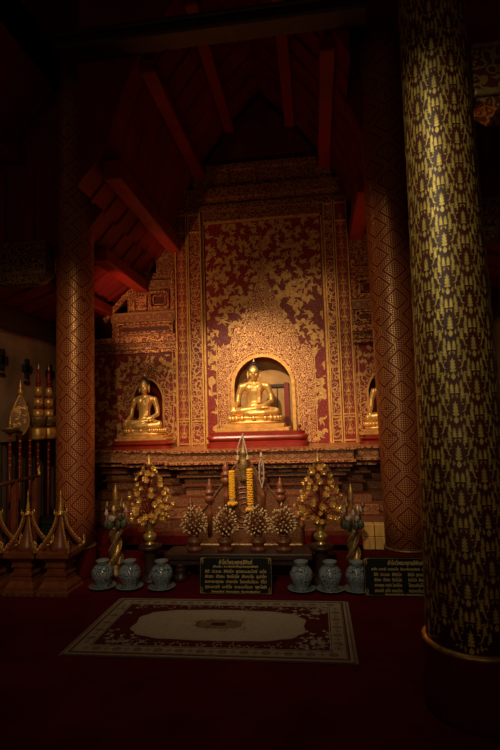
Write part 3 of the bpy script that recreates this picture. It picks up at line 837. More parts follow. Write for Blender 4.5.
def lotus(x, y, z, w, d, h1, h2, top, label):
    """lotus cushion over a gilded block"""
    t = thing('lotus_seat', (x, y, z), label, 'pedestal', 'gilded lotus seats under the statues')
    H = top - z
    def rr(w, d, n=32):
        return [(w * (abs(math.cos(a)) ** .6) * (1 if math.cos(a) >= 0 else -1), d * (abs(math.sin(a)) ** .6) * (1 if math.sin(a) >= 0 else -1)) for a in [2 * PI * k / n for k in range(n)]]
    mb = MB(); prof = [(.90, 0), (1.0, .12), (1.0, .3), (.90, .42), (.86, .5), (.95, .6), (1.02, .8), (1.0, .95), (.92, 1.0)]
    n = 32; vs = []
    for s_, zz in prof: vs += [(a, b, H * h1 + (H - H * h1) * zz) for a, b in rr(w * s_, d * s_, n)]
    fs = [(k * n + i, k * n + (i + 1) % n, (k + 1) * n + (i + 1) % n, (k + 1) * n + i) for k in range(len(prof) - 1) for i in range(n)]
    fs.append(tuple(range(n * (len(prof) - 1), n * len(prof)))); mb.add(vs, fs)
    mb.build('lotus_cushion', 'gold', t, True)
    mb = MB(); N = 26
    for k in range(N):
        mb = MB()
        a = 2 * PI * (k + .5) / N; p = (w * 1.0 * (abs(math.cos(a)) ** .6) * math.copysign(1, math.cos(a)), d * (abs(math.sin(a)) ** .6) * math.copysign(1, math.sin(a)))
        mb.ball((p[0], p[1], H * (h1 + (1 - h1) * .72)), (w * .09, d * .09, H * .17), 8, 6)
        mb.build('petal', 'gold', t, True)
    mb = MB(); mb.box(-w * 1.30, w * 1.30, -d * 1.2, d * 1.1, 0, H * h1 * .5, bev=.006); mb.box(-w * 1.12, w * 1.12, -d * 1.08, d * 1.02, H * h1 * .5, H * h1, bev=.006)
    mb.build('gilded_block', 'gold_leaf', t)
    return nest(t)
lotus(-.780, 6.48, 1.455, .345, .20, .50, 0, 1.647, 'wide gold lotus seat under the large central statue')
lotus(B2.location.x, 6.57, 1.372, .27, .165, .42, 0, 1.527, 'gold lotus seat under the left niche statue')
lotus(B3.location.x, 6.57, 1.372, .27, .165, .42, 0, 1.527, 'gold lotus seat under the half hidden right statue')
def plinth(x0, x1, y0, y1, z0, z1, label):
    t = thing('red_plinth', ((x0 + x1) / 2, (y0 + y1) / 2, z0), label, 'plinth', 'red moulded plinths under the statues')
    w = (x1 - x0) / 2; d = (y1 - y0) / 2; H = z1 - z0
    mb = MB(); prof = [(0, 0), (0, .28), (.02, .34), (.035, .42), (.02, .46), (.005, .55), (0, .64), (.008, .74), (.03, .80), (.04, .84), (.04, .97), (.045, 1)]
    n = 24; vs = []
    def ring(i):
        r = .10; pts = []
        for cx, cy, a0 in ((w - r, d - .04 - r * 0, 0), (-w + r, d - .04, PI / 2), (-w + r, -d + r, PI), (w - r, -d + r, 1.5 * PI)):
            rr_ = r if cy < 0 else .04
            for k in range(6):
                a = a0 + PI / 2 * k / 5; pts.append((cx + (rr_ - 0) * math.cos(a) * 1, cy + rr_ * math.sin(a)))
        return [(px * (1 - i / w), py * (1 - i / d)) for px, py in pts]
    for i, zz in prof: vs += [(a, b, H * zz) for a, b in ring(i)]
    fs = [(k * n + i, k * n + (i + 1) % n, (k + 1) * n + (i + 1) % n, (k + 1) * n + i) for k in range(len(prof) - 1) for i in range(n)]
    fs.append(tuple(range(n * (len(prof) - 1), n * len(prof))))
    mb.add(vs, fs); mb.build('plinth_body', 'lacquer', t)
    MB().box(-w + .06, w - .06, -d + .045, -d + .06, H * .45, H * .62).build('gold_strip', 'gold_leaf', t); nest(t)
plinth(-1.37, -.10, 6.10, 6.84, 1.265, 1.456, 'long red moulded plinth under the central statue')
plinth(B2.location.x - .40, B2.location.x + .42, 6.32, 6.84, 1.265, 1.373, 'low red plinth in front of the left niche')
plinth(B3.location.x - .36, B3.location.x + .42, 6.32, 6.84, 1.265, 1.373, 'low red plinth in front of the right niche, by the lattice column')
t = thing('small_cup', (-0.212, 6.22, 1.456), 'small dark red cup at the right end of the central plinth', 'cup')
MB().lathe([(.022, 0), (.024, .01), (.014, .02), (.018, .04), (.026, .055), (.024, .075), (.018, .07)], n=16).build('cup_body', 'wood_red', t, True)

# ------------------------------------------------------------------ altar furniture
def turned(mb, prof, c, n=20, mi=0): mb.lathe(prof, c, n, mi)
BX0, BX1 = -1.55, -.085
t = thing('altar_bench', ((BX0 + BX1) / 2, 5.09, .03), 'low dark wooden bench holding four bud bouquets before the altar', 'bench')
w = (BX1 - BX0) / 2
MB().box(-w, w, -.17, .15, .215, .280, bev=.012).build('bench_top', 'wood_dark', t)
MB().box(-w + .05, w - .05, -.14, .12, .168, .216).build('apron', 'wood_dark', t)
for sx in (-1, 1):
    for sy in (-1, 1):
        mb = MB(); mb.lathe([(.06, 0), (.07, .02), (.07, .05), (.045, .07), (.055, .10), (.06, .12), (.045, .135), (.06, .15), (.065, .17)], (sx * (w - .15), sy * .09, 0), 16)
        mb.build('leg', 'wood_dark', t, True)

# triangular candle stand behind the bench
SX, SY = -0.796, 5.42
t = thing('triangular_candle_stand', (SX, SY, .22), 'tall triangular gilded candle stand with turned posts behind the bench', 'candle stand')
mb = MB()
pk = 1.10
tri = [(-.60, .03), (.60, .03), (.60, .22), (.47, .40), (.34, .55), (.20, .74), (.11, .88), (.045, .96), (0, 1.04), (-.045, .96), (-.11, .88), (-.20, .74), (-.34, .55), (-.47, .40), (-.60, .22)]
mb.prism(tri, 'y', -.02, .02); mb.build('triangular_panel', 'stencil_low', t)
mb = MB()
for sg in (-1, 1):
    P = [(sg * .60, -.03, .24), (sg * .47, -.03, .41), (sg * .34, -.03, .56), (sg * .20, -.03, .75), (sg * .09, -.03, .90)]
    mb.tube(P, .009, 6)
mb.tube([(-.60, -.03, .06), (.60, -.03, .06)], .015, 6); mb.build('carved_edge', 'gold_dark', t)
mb = MB()
for k in range(4):
    r_ = .05 + .055 * k
    mb.tube([(r_ * math.cos(a), -.026, .45 + r_ * math.sin(a)) for a in [2 * PI * i / 20 for i in range(21)]], .006, 5, cap=False)
mb.build('carved_roundel', 'wood_red', t)
post = [(.028, -.12), (.036, -.10), (.03, -.07), (.024, -.05), (.026, .0), (.03, .03), (.045, .05), (.052, .08), (.045, .10), (.03, .12), (.05, .135), (.05, .15), (.03, .165), (.028, .19), (.032, .215), (.022, .235), (.012, .26), (.006, .29)]
for k, (dx_, zt, s_) in enumerate(((-.60, .56, .8), (-.385, .76, 1), (-.20, .95, 1), (.20, .95, 1), (.385, .76, 1), (.60, .56, .8))):
    mb = MB(); mb.lathe([(r * s_ * 1.2, z * s_ + zt - .29 * s_) for r, z in [(.028, -.32)] + post], (dx_, 0, 0), 16); mb.build('candle_post', 'wood_red', t, True)
mb = MB(); mb.lathe([(.05, .72), (.055, .76), (.045, .82), (.06, .86), (.068, .90), (.055, .95), (.035, 1.0), (.05, 1.02), (.045, 1.04), (.028, 1.07), (.022, 1.12), (.012, 1.18), (.004, 1.24)], n=18); mb.build('central_finial', 'gold_dark', t, True); nest(t)
MB().box(-.66, .66, -.07, .07, 0, .05, bev=.01).build('foot_rail', 'wood_dark', t)
# garlands
def marigold_garland(x, z0, z1, label):
    t = thing('marigold_garland', (x, 5.335, z1), label, 'garland', 'orange marigold garlands on the candle stand')
    mb = MB(); r = random.Random(5); n = 15; h = z1 - z0
    for k in range(n):
        z = -h * (k + .5) / n
        for i in range(9):
            a = 2 * PI * i / 9 + k * .4; mb.ball((.024 * math.cos(a), .022 * math.sin(a), z + r.uniform(-.004, .004)), (.013, .013, .013), 6, 4)
        mb.ball((0, 0, z), (.027, .024, h / n * .62), 8, 5)
    mb.build('flower_strand', 'marigold', t)
    mb = MB()
    for i in range(8): a = 2 * PI * i / 8; mb.ball((.02 * math.cos(a), .02 * math.sin(a), -h - .012), .011, 6, 4)
    mb.build('white_ring', 'jasmine', t)
    mb = MB()
    for i in range(9): a = 2 * PI * i / 9; mb.ball((.042 * math.cos(a), .036 * math.sin(a), -h - .045 - .01 * (i % 2)), .018, 6, 4)
    mb.ball((0, 0, -h - .035), (.035, .03, .018), 8, 5)
    mb.build('tassel_flowers', 'marigold', t)
marigold_garland(-0.916, 0.772, 1.065, 'marigold garland on the left side of the candle stand peak')
marigold_garland(-0.723, 0.707, 1.083, 'marigold garland on the right side, hanging slightly lower')
def beads(name, pts, label, r=.011):
    t = thing(name, pts[0], label, 'garland'); o0 = Vector(pts[0]); mb = MB(); P = [Vector(p) for p in pts]
    for i in range(len(P) - 1):
        L = (P[i + 1] - P[i]).length; n = max(1, int(L / (r * 1.7)))
        for k in range(n): mb.ball(P[i].lerp(P[i + 1], k / n) - o0, r, 6, 4)
    mb.build('bead_strand', 'jasmine', t)
    e = P[-1] - o0; MB().lathe([(.004, .0), (.012, -.02), (.018, -.05), (.006, -.055)][::-1], (e.x, e.y, e.z), 8).build('tassel', 'bud', t)
z_ = 1.282
beads('jasmine_garland', [(SX, 5.42, z_ + .17), (SX - .022, 5.40, z_ + .12), (SX - .050, 5.365, z_ + .04), (SX - .056, 5.36, z_ - .05)], 'white bud garland looped over the very top of the candle stand', .008)
beads('jasmine_garland', [(SX + .006, 5.405, z_ + .12), (SX + .03, 5.38, z_ + .03), (SX + .05, 5.365, z_ - .05)], 'white bud strand right beside the peak of the candle stand', .008)
xg = -0.597; zg = 1.208; zl = 0.886
beads('jasmine_garland', [(xg, 5.36, zg), (xg - .022, 5.345, zg - .08), (xg - .026, 5.34, lerp(zg, zl, .7)), (xg, 5.34, zl), (xg + .024, 5.34, lerp(zg, zl, .7)), (xg + .022, 5.345, zg - .08), (xg, 5.36, zg - .01), (xg, 5.355, zg + .05)], 'white bud garland loop hanging on the post right of the marigolds', .008)

# bouquets of buds in turned vases on the bench
def bud_vase(x, label, src=None):
    if src: return dup(src, (x, 5.07, .310), label)
    t = thing('turned_vase', (x, 5.07, .310), label, 'vase', 'turned wooden vases on the bench')
    MB().lathe([(.075, 0), (.08, .012), (.08, .03), (.05, .045), (.06, .055), (.078, .08), (.078, .105), (.055, .125), (.035, .13), (.045, .145), (.05, .155)], n=24).build('vase_body', 'wood_red', t, True)
    MB().lathe([(.079, .086), (.083, .092), (.079, .098)], n=24).build('gilt_band', 'gold_dark', t, True)
    return nest(t)
def bud_bouquet(x, label, src=None):
    if src:
        return dup(src, (x, 5.07, .458), label, rz=random.uniform(0, 6))
    t = thing('bud_bouquet', (x, 5.07, .458), label, 'bouquet', 'bouquets of pale gold buds')
    r = random.Random(9); bm_ = MB(); bm_.lathe([(0, -.014), (.010, -.009), (.0145, .0), (.012, .010), (.004, .019), (0, .022)], n=8)
    first = None; st = MB(); N = 96
    for i in range(N):
        ii = i + .5; ph = math.acos(1 - 1.62 * ii / N); th = PI * (1 + 5 ** .5) * ii
        rad = .132 * r.uniform(.72, 1.05)
        el = 1.28 if math.cos(ph) > 0 else .95
        d = Vector((math.sin(ph) * math.cos(th), math.sin(ph) * math.sin(th), math.cos(ph) * el))
        d.z += .35 * max(0, math.cos(ph)) ** 6
        p = Vector((0, 0, .10)) + d * rad
        if first is None: first = bm_.build('bud', 'bud', t, True); b = first
        else: b = first.copy(); COL.objects.link(b); b.parent = t
        b.location = p; b.rotation_mode = 'QUATERNION'; b.rotation_quaternion = d.normalized().to_track_quat('Z', 'Y'); q = r.uniform(.62, .9); b.scale = (q, q, q * 1.1)
        st.tube([(0, 0, -.02), p * .45 + Vector((0, 0, .01)), p - d.normalized() * .012], .0028, 4, cap=False)
    st.ball((0, 0, .07), (.045, .045, .06), 12, 8)
    st.build('stems', 'wood_red', t)
    return t
xs = [-1.268, -0.953, -0.624, -0.368]
pos = ['leftmost of the four on the dark bench', 'second from left on the dark bench', 'third from left on the dark bench', 'rightmost of the four on the dark bench']
v0 = b0 = None
for x, p in zip(xs, pos):
    v = bud_vase(x, 'round reddish wooden vase, ' + p, v0); v0 = v0 or v
    b = bud_bouquet(x, 'bunch of pale gold buds, ' + p, b0); b0 = b0 or b
v0['label'] = 'round reddish wooden vase, ' + pos[0]

# gold flower trees on brass vases on dark pedestals
def pedestal_at(x, label, src=None):
    if src: return dup(src, (x, 5.0, .03), label)
    t = thing('round_pedestal', (x, 5.0, .03), label, 'pedestal', 'dark turned pedestals')
    MB().lathe([(.115, 0), (.12, .015), (.10, .035), (.07, .05), (.062, .08), (.060, .20), (.060, .27), (.075, .295), (.075, .305)], n=28).build('column', 'wood_dark', t, True)
    MB().lathe([(.06, .30), (.11, .31), (.122, .325), (.12, .345), (.10, .355)], n=28).build('round_top', 'wood_dark', t, True)
    return nest(t)
def brass_at(x, label, src=None):
    if src: return dup(src, (x, 5.0, .385), label)
    t = thing('brass_vase', (x, 5.0, .385), label, 'vase', 'flared brass vases')
    MB().lathe([(.045, 0), (.048, .01), (.028, .022), (.030, .032), (.062, .05), (.070, .075), (.062, .10), (.036, .118), (.033, .135), (.042, .165), (.062, .195), (.085, .212), (.086, .216), (.06, .20), (.03, .16)], n=32).build('vase_body', 'brass', t, True)
    MB().lathe([(.070, .072), (.0725, .076), (.070, .08)], n=32).build('engraved_ring', 'gold_dark', t, True)
    return nest(t)
def flower_mesh():
    mb = MB()
    for k in range(8):
        a = 2 * PI * k / 8; c, s_ = math.cos(a), math.sin(a)
        def P(r, w, z): return (r * c - w * s_, r * s_ + w * c, z)
        mb.face([P(.006, 0, .002), P(.022, -.011, .006), P(.036, -.008, .014), P(.040, 0, .017), P(.036, .008, .014), P(.022, .011, .006)])
        mb.face([P(.005, .003, .006), P(.016, -.006, .014), P(.024, .0, .026), P(.016, .006, .014)])
    mb.ball((0, 0, .008), (.010, .010, .008), 8, 5)
    return mb.build('gilt_flower', 'flower_gold')
def flower_tree(x, label, seed, mirror=1):
    t = thing('gold_flower_tree', (x, 5.0, .575), label, 'ornamental tree', 'gold flower trees beside the altar')
    r = random.Random(seed); base_ = flower_mesh(); base_.parent = t; st = MB(); N = 96; used = False; bh = .61
    st.tube([(0, 0, 0), (0, 0, .3), (.0, 0, bh - .02)], [.012, .01, .006], 6)
    for j in range(6): st.tube([(.02 * math.cos(j), .02 * math.sin(j), -.02), (.05 * math.cos(j), .05 * math.sin(j), .16)], .006, 5)
    for i in range(N):
        f = (i + .5) / N; zz = .06 + (bh - .10) * (f ** 1.45)
        prof = .235 * (max(0, 1 - (zz - .20) / .46) ** .85 if zz > .20 else 1 - ((.20 - zz) / .24) ** 2 * .5)
        R0 = max(.03, prof) * r.uniform(.72, 1.05); th = i * 2.39996 + r.uniform(-.3, .3)
        p = Vector((R0 * math.cos(th), R0 * math.sin(th) * .9, zz + r.uniform(-.015, .015)))
        d = (Vector((math.cos(th), math.sin(th), .15 + r.uniform(-.5, .5))) + Vector((0, -.7, 0))).normalized()
        b = base_ if not used else base_.copy()
        if used: COL.objects.link(b); b.parent = t
        used = True
        b.location = p; b.rotation_mode = 'QUATERNION'; b.rotation_quaternion = d.to_track_quat('Z', 'Y'); q = r.uniform(.62, .92); b.scale = (q, q, q)
        st.tube([(0, 0, max(.04, zz - .12)), p * .55 + Vector((0, 0, zz * .42)), p], .0035, 4, cap=False)
    st.build('red_stems', 'stem_red', t)
    mb = MB(); mb.lathe([(.0, bh - .03), (.022, bh - .015), (.026, bh), (.014, bh + .02), (.007, bh + .06), (0, bh + .10)], n=10); mb.build('tip_spike', 'flower_gold', t, True)
    return t
lx, rx = -1.714, -0.002
p0 = pedestal_at(lx, 'dark round pedestal left of the bench'); pedestal_at(rx, 'dark round pedestal right of the bench', p0)
q0 = brass_at(lx, 'flared brass vase on the left pedestal'); brass_at(rx, 'flared brass vase on the right pedestal', q0)
flower_tree(lx, 'gold flower tree in the brass vase left of the bench', 4)
flower_tree(rx, 'gold flower tree in the brass vase right of the bench', 8)

# ornate twisted flower stands
def flower_stand(x, label, src=None):
    if src: return dup(src, (x, 5.14, .03), label, rz=.6)
    t = thing('twisted_flower_stand', (x, 5.14, .03), label, 'flower stand', 'twisted gilt flower stands')
    MB().lathe([(.085, 0), (.09, .02), (.075, .05), (.05, .07), (.055, .10), (.04, .12)], n=20).build('foot', 'gold_dark', t, True)
    for q in range(3):
        P, R_ = [], []
        for k in range(41):
            u = k / 40; a = q * 2 * PI / 3 + 1.6 + 5.5 * u; rr_ = .030 + .012 * math.sin(u * PI * 2 + 1)
            P.append((rr_ * math.cos(a), rr_ * math.sin(a), .11 + .39 * u)); R_.append(.030 + .009 * math.sin(u * PI))
        mb = MB(); mb.tube(P, R_, 8)
        for k in range(2, 40, 2):
            a = q * 2 * PI / 3 + 1.6 + 5.5 * k / 40; p = Vector(P[k]); o_ = Vector((math.cos(a), math.sin(a), .2)).normalized()
            mb.ball(p + o_ * R_[k], (.012, .012, .014), 6, 4)
        mb.build('twisted_strand', ('gold_dark', 'gold_old', 'gold_dark')[q], t, True)
    mb = MB()
    for k in range(7):
        a = 2 * PI * k / 7; mb.ball((.075 * math.cos(a), .075 * math.sin(a), .53), (.050, .024, .055), 8, 6, 0, Matrix.Rotation(a, 3, 'Z') @ Matrix.Rotation(.5, 3, 'Y'))
    mb.build('leaf_cup', 'green', t, True)
    for k in range(9):
        a = 2 * PI * k / 9; r_ = .085 if k % 2 else .115
        mb = MB(); mb.lathe([(.004, -.10), (.006, -.02), (.018, .0), (.024, .018), (.014, .028), (.016, .045), (0, .062)], (r_ * math.cos(a), r_ * math.sin(a), .64 + .035 * (k % 3)), 8)
        mb.build('flower_bud', ('pink', 'bud', 'gold_dark')[k % 3], t, True)
    for k in range(5):
        a = 2 * PI * k / 5 - 1.57; mb = MB(); mb.ball((.07 * math.cos(a), .07 * math.sin(a), .60), (.030, .030, .026), 10, 6)
        for j in range(7): b_ = 2 * PI * j / 7; mb.ball((.07 * math.cos(a) + .02 * math.cos(b_), .07 * math.sin(a) - .012, .60 + .02 * math.sin(b_)), .012, 6, 4)
        mb.build('round_bloom', ('pink', 'green')[k % 2], t, True)
    MB().lathe([(.02, .50), (.014, .60), (.012, .70), (.022, .76), (.030, .79), (.020, .82), (.028, .85), (.018, .88), (.008, .92), (0, .95)], n=10).build('spire', 'gold_old', t, True)
    return t
f0 = flower_stand(-2.133, 'twisted gilt flower stand beside the left lattice column')
f1 = flower_stand(0.311, 'twisted gilt flower stand right of the right flower tree', f0)
f1.scale = (.95, .95, .97)
# cartons stacked on the carpeted step
for i in range(2):
    for j in range(2):
        x = 0.433 + .002 + i * .125
        t = thing('tan_box', (x, 5.5, .22 + j * .131), ('lower', 'upper')[j] + ' ' + ('left', 'right')[i] + ' tan box in the pile of four beside the lattice column', 'box', 'pile of tan boxes')
        MB().box(0, .118, -.06, .06, 0, .128, bev=.007).build('box_body', 'carton', t)
        MB().box(.058, .060, -.0612, .0612, .008, .1285).build('seam', 'carton_seam', t); nest(t)

# porcelain jars on saucers
def saucer(x, y, label, src=None):
    if src: return dup(src, (x, y, .03), label)
    t = thing('saucer', (x, y, .03), label, 'saucer', 'pale saucers under the jars')
    MB().lathe([(.06, 0), (.07, .006), (.115, .022), (.132, .030), (.13, .035), (.10, .026), (.0, .014)], n=36, fl=lambda a, r, z: r * (1 + .02 * math.cos(16 * a))).build('dish', 'porcelain_plain', t, True)
    return t
def jar(x, y, label, src=None):
    if src: return dup(src, (x, y, .045), label, rz=random.uniform(0, 6))
    t = thing('porcelain_jar', (x, y, .045), label, 'jar', 'blue and white jars on the step')
    MB().lathe([(.062, 0), (.066, .012), (.062, .03), (.074, .06), (.096, .095), (.107, .13), (.109, .16), (.100, .195), (.078, .225), (.054, .243)], n=36).build('jar_body', 'porcelain', t, True); t.scale = (.98, .98, .88)
    MB().lathe([(.055, .241), (.054, .262), (.062, .276), (.068, .283), (.064, .288), (.05, .284), (.045, .25)], n=36).build('rim', 'porcelain_plain', t, True)
    return nest(t)
JP = [(-2.104, 4.745, 'left trio, nearest the left lattice column'), (-1.833, 4.745, 'middle of the left trio'), (-1.517, 4.745, 'right of the left trio, by the bench leg'),
      (-0.194, 4.745, 'left of the right trio, by the bench end'), (0.068, 4.745, 'middle of the right trio'), (0.309, 4.745, 'right of the right trio, touching the second sign')]
s0 = j0 = None
for x, y, p in JP:
    s1 = saucer(x, y, 'pale saucer under a jar, ' + p, s0); s0 = s0 or s1
    j1 = jar(x, y, 'blue and white porcelain jar, ' + p, j0); j0 = j0 or j1

# prayer signs
def thai(parent, txt, size, x, z, align='CENTER', mat='letter', name='lettering', sx=1.):
    cu = bpy.data.curves.new(name, 'FONT'); cu.body = txt; cu.size = size; cu.align_x = align; cu.extrude = .0004; cu.resolution_u = 2; cu.offset = .0006
    o = bpy.data.objects.new(name, cu); COL.objects.link(o)
    dg = bpy.context.evaluated_depsgraph_get(); dg.update()
    me = bpy.data.meshes.new_from_object(o.evaluated_get(dg)); bpy.data.objects.remove(o)
    R_ = Matrix.Rotation(PI / 2, 4, 'X'); me.transform(Matrix.Translation((x, -.0155, z)) @ R_ @ Matrix.Diagonal((sx, 1, 1, 1)))
    me.materials.clear(); me.materials.append(M[mat])
    q = bpy.data.objects.new(name, me); COL.objects.link(q); q.parent = parent
    return q
def fit(o, w):
    xs_ = [v.co.x for v in o.data.vertices]
    if not xs_: return
    a, b = min(xs_), max(xs_); c = (a + b) / 2; k = w / (b - a)
    for v in o.data.vertices: v.co.x = c + (v.co.x - c) * k
def sign(x, y, W, H, label, layout, rz=0.):
    t = thing('prayer_sign', (x, y, .032), label, 'sign', None, rz); t.rotation_euler.x = -.14
    MB().box(-W / 2, W / 2, -.012, .012, 0, H, bev=.002).build('board', 'black', t)
    mb = MB()
    for (a, b, c, d) in ((-W / 2 + .008, W / 2 - .008, .008, .011), (-W / 2 + .008, W / 2 - .008, H - .011, H - .008), (-W / 2 + .008, -W / 2 + .011, .011, H - .011), (W / 2 - .011, W / 2 - .008, .011, H - .011)): mb.box(a, b, -.0135, -.0115, c, d)
    mb.build('border_line', 'gold_dark', t)
    for sx in (-1, 1):
        for sz in (0, 1):
            mb = MB(); cx = sx * (W / 2 - .008); cz = .008 if not sz else H - .008; dz = 1 if not sz else -1
            mb.face([(cx, -.0138, cz), (cx - sx * .060, -.0138, cz), (cx - sx * .026, -.0138, cz + dz * .012), (cx - sx * .012, -.0138, cz + dz * .026), (cx, -.0138, cz + dz * .060)][::(1 if sx * dz < 0 else -1)])
            motif_faces(mb, spiral(0, 0, math.radians(45), .06, 1, 5, .006)[0], lambda a, b: (cx - sx * (a + .015), -.0142, cz + dz * (b + .015)), 0)
            mb.build('corner_ornament', 'gold_dark', t)
    layout(t, W, H)
    return nest(t)
L4 = ['อิติ  ปะวะระ  สิหิงโค  อุตตะมะยะโสปิ  เตโช', 'ยัตถะ  กัตถะ  จิตโตโส  สักกาโร  อุปาโท', 'สะกาละพุทธะ  สาสะนัง  โชตะยันโตวะ  ทีโป', 'สุระนะเรหิ  มะหิโต  ธะระมาโนวะ  พุทโธติ']
def lay1(t, W, H):
    fit(thai(t, 'คำไหว้พระพุทธสิหิงค์', .050, 0, H * .80), W * .46)
    fit(thai(t, '(ตั้งนะโม ๓ จบ แล้วกล่าวคำบูชาพระพุทธสิหิงค์)', .022, 0, H * .715), W * .62)
    for k, s in enumerate(L4): fit(thai(t, s, .034, 0, H * (.575 - .135 * k)), W * .84)
    fit(thai(t, 'วัดพระสิงห์  อำเภอเมือง  จังหวัดเชียงใหม่', .022, 0, H * .055), W * .66)
def lay2(t, W, H):
    fit(thai(t, 'คำไหว้พระพุทธสิหิงค์', .050, .02, H * .80), W * .44)
    fit(thai(t, 'อะหัง  นะมามิ  อะระหะโต  สัมมาสัมพุทธัสสะ  พุทธะสิหิงคะ', .028, 0, H * .665), W * .80)
    for k, s in enumerate(L4):
        a, b = s.split('  ')[:2], s.split('  ')[2:]
        fit(thai(t, '  '.join(a + b[:1]), .036, -W * .20, H * (.52 - .135 * k)), W * .34)
        fit(thai(t, '  '.join(b), .036, W * .22, H * (.52 - .135 * k)), W * .34)
    fit(thai(t, 'วัดพระสิงห์ วรมหาวิหาร', .020, 0, H * .035), W * .5)
sign(-0.787, 4.625, .672, .325, 'black prayer sign with gold Thai writing, leaning before the bench', lay1)
sign(0.358 + .345, 4.63, .69, .325, 'black prayer sign with gold Thai writing, half hidden by the large front column', lay2)

# ------------------------------------------------------------------ rug
t = thing('oriental_rug', (-.825, 4.005, .001), 'beige and dark red oriental rug with an oval centre medallion on the carpet', 'rug')
W, Dp = 1.015, .555
mb = MB()
mb.box(-W, W, -Dp, Dp, 0, .009, 0)
def rz(x0, x1, y0, y1, z, mi): mb.face([(x0, y0, z), (x1, y0, z), (x1, y1, z), (x0, y1, z)], mi)
def framed(ins, z, mi): rz(-W + ins, W - ins, -Dp + ins, Dp - ins, z, mi)
framed(.012, .0095, 1); framed(.030, .0100, 2); framed(.040, .0105, 0)
framed(.055, .0110, 1); framed(.145, .0115, 2); framed(.152, .0120, 3); framed(.160, .0125, 2); framed(.172, .0130, 2)
# scrolling border
r = random.Random(2); zc = .0116
def flat(pol, x, y, a, z, mi):
    c, s_ = math.cos(a), math.sin(a)
    motif_faces(mb, pol, lambda p, q: (x + c * p - s_ * q, y + s_ * p + c * q, z), mi)
def border_run(x0, y0, x1, y1, n):
    for k in range(n):
        u = (k + .5) / n; x, y = lerp(x0, x1, u), lerp(y0, y1, u)
        flat([[(.036 * math.cos(a), .030 * math.sin(a)) for a in [2 * PI * i / 8 for i in range(8)]]], x, y, 0, .01105, 0 if k % 2 else 3)
        flat([[(.016 * math.cos(a), .016 * math.sin(a)) for a in [2 * PI * i / 6 for i in range(6)]]], x, y, 0, .01112, 1)
        for j in range(4): flat(spiral(.0, .0, j * PI / 2 + .6, .05, 2, 6, .006)[0], x, y, 0, .01118, 0)
border_run(-W + .10, -Dp + .10, W - .10, -Dp + .10, 24); border_run(-W + .10, Dp - .10, W - .10, Dp - .10, 24)
border_run(-W + .10, -Dp + .16, -W + .10, Dp - .16, 11); border_run(W - .10, -Dp + .16, W - .10, Dp - .16, 11)
# lobed cream medallion
def lobed(a, b, z, mi, k=.035, n=96, lob=14):
    pts = []
    for i in range(n):
        t_ = 2 * PI * i / n; c, s_ = math.cos(t_), math.sin(t_)
        e = .62; q = 1 + k * abs(math.sin(lob * t_ / 2))
        pts.append((a * q * math.copysign(abs(c) ** e, c), b * q * math.copysign(abs(s_) ** e, s_)))
    mb.face([(x, y, z) for x, y in pts], mi)
lobed(.665, .285, .0135, 1); lobed(.650, .273, .0140, 3)
lobed(.30, .155, .0145, 1, .06, 72, 12); lobed(.18, .085, .0150, 0, .05, 60, 10); lobed(.06, .03, .0155, 2, .05, 40, 8)
for i in range(34):                                      # sprays in the red field
    u = r.choice((-1, 1)); v = r.choice((-1, 1))
    x = u * r.uniform(.62, W - .21); y = v * r.uniform(.20, Dp - .21)
    if abs(x) < .70 and abs(y) < .30: continue
    flat(scroll(.12, r), x, y, 0, .0132 + .00002 * i, 3)
for i in range(26):
    x = lerp(-W + .25, W - .25, i / 25)
    for v in (-1, 1): flat(scroll(.055, r), x, v * (Dp - .197), 0, .0132, 3)
for i in range(40):
    a = 2 * PI * i / 40; x, y = .50 * math.cos(a), .215 * math.sin(a)
    flat(scroll(.075, r), x, y, 0, .0142 + .00001 * i, 1)
for i in range(16):
    a = 2 * PI * i / 16; flat(scroll(.05, r), .22 * math.cos(a), .11 * math.sin(a), 0, .0152, 2 if i % 2 else 3)
mb.build('pile', ['rug_tan', 'rug_beige', 'rug_red', 'rug_cream'], t)
mb = MB(); rr = random.Random(3)
for sg in (-1, 1):
    mb = MB()
    for k in range(90): x = lerp(-Dp, Dp, (k + .5) / 90); mb.box(min(sg * W, sg * (W + .018)), max(sg * W, sg * (W + .018)), x - .003, x + .003, 0, .004)
    mb.build('fringe', 'rug_beige', t)

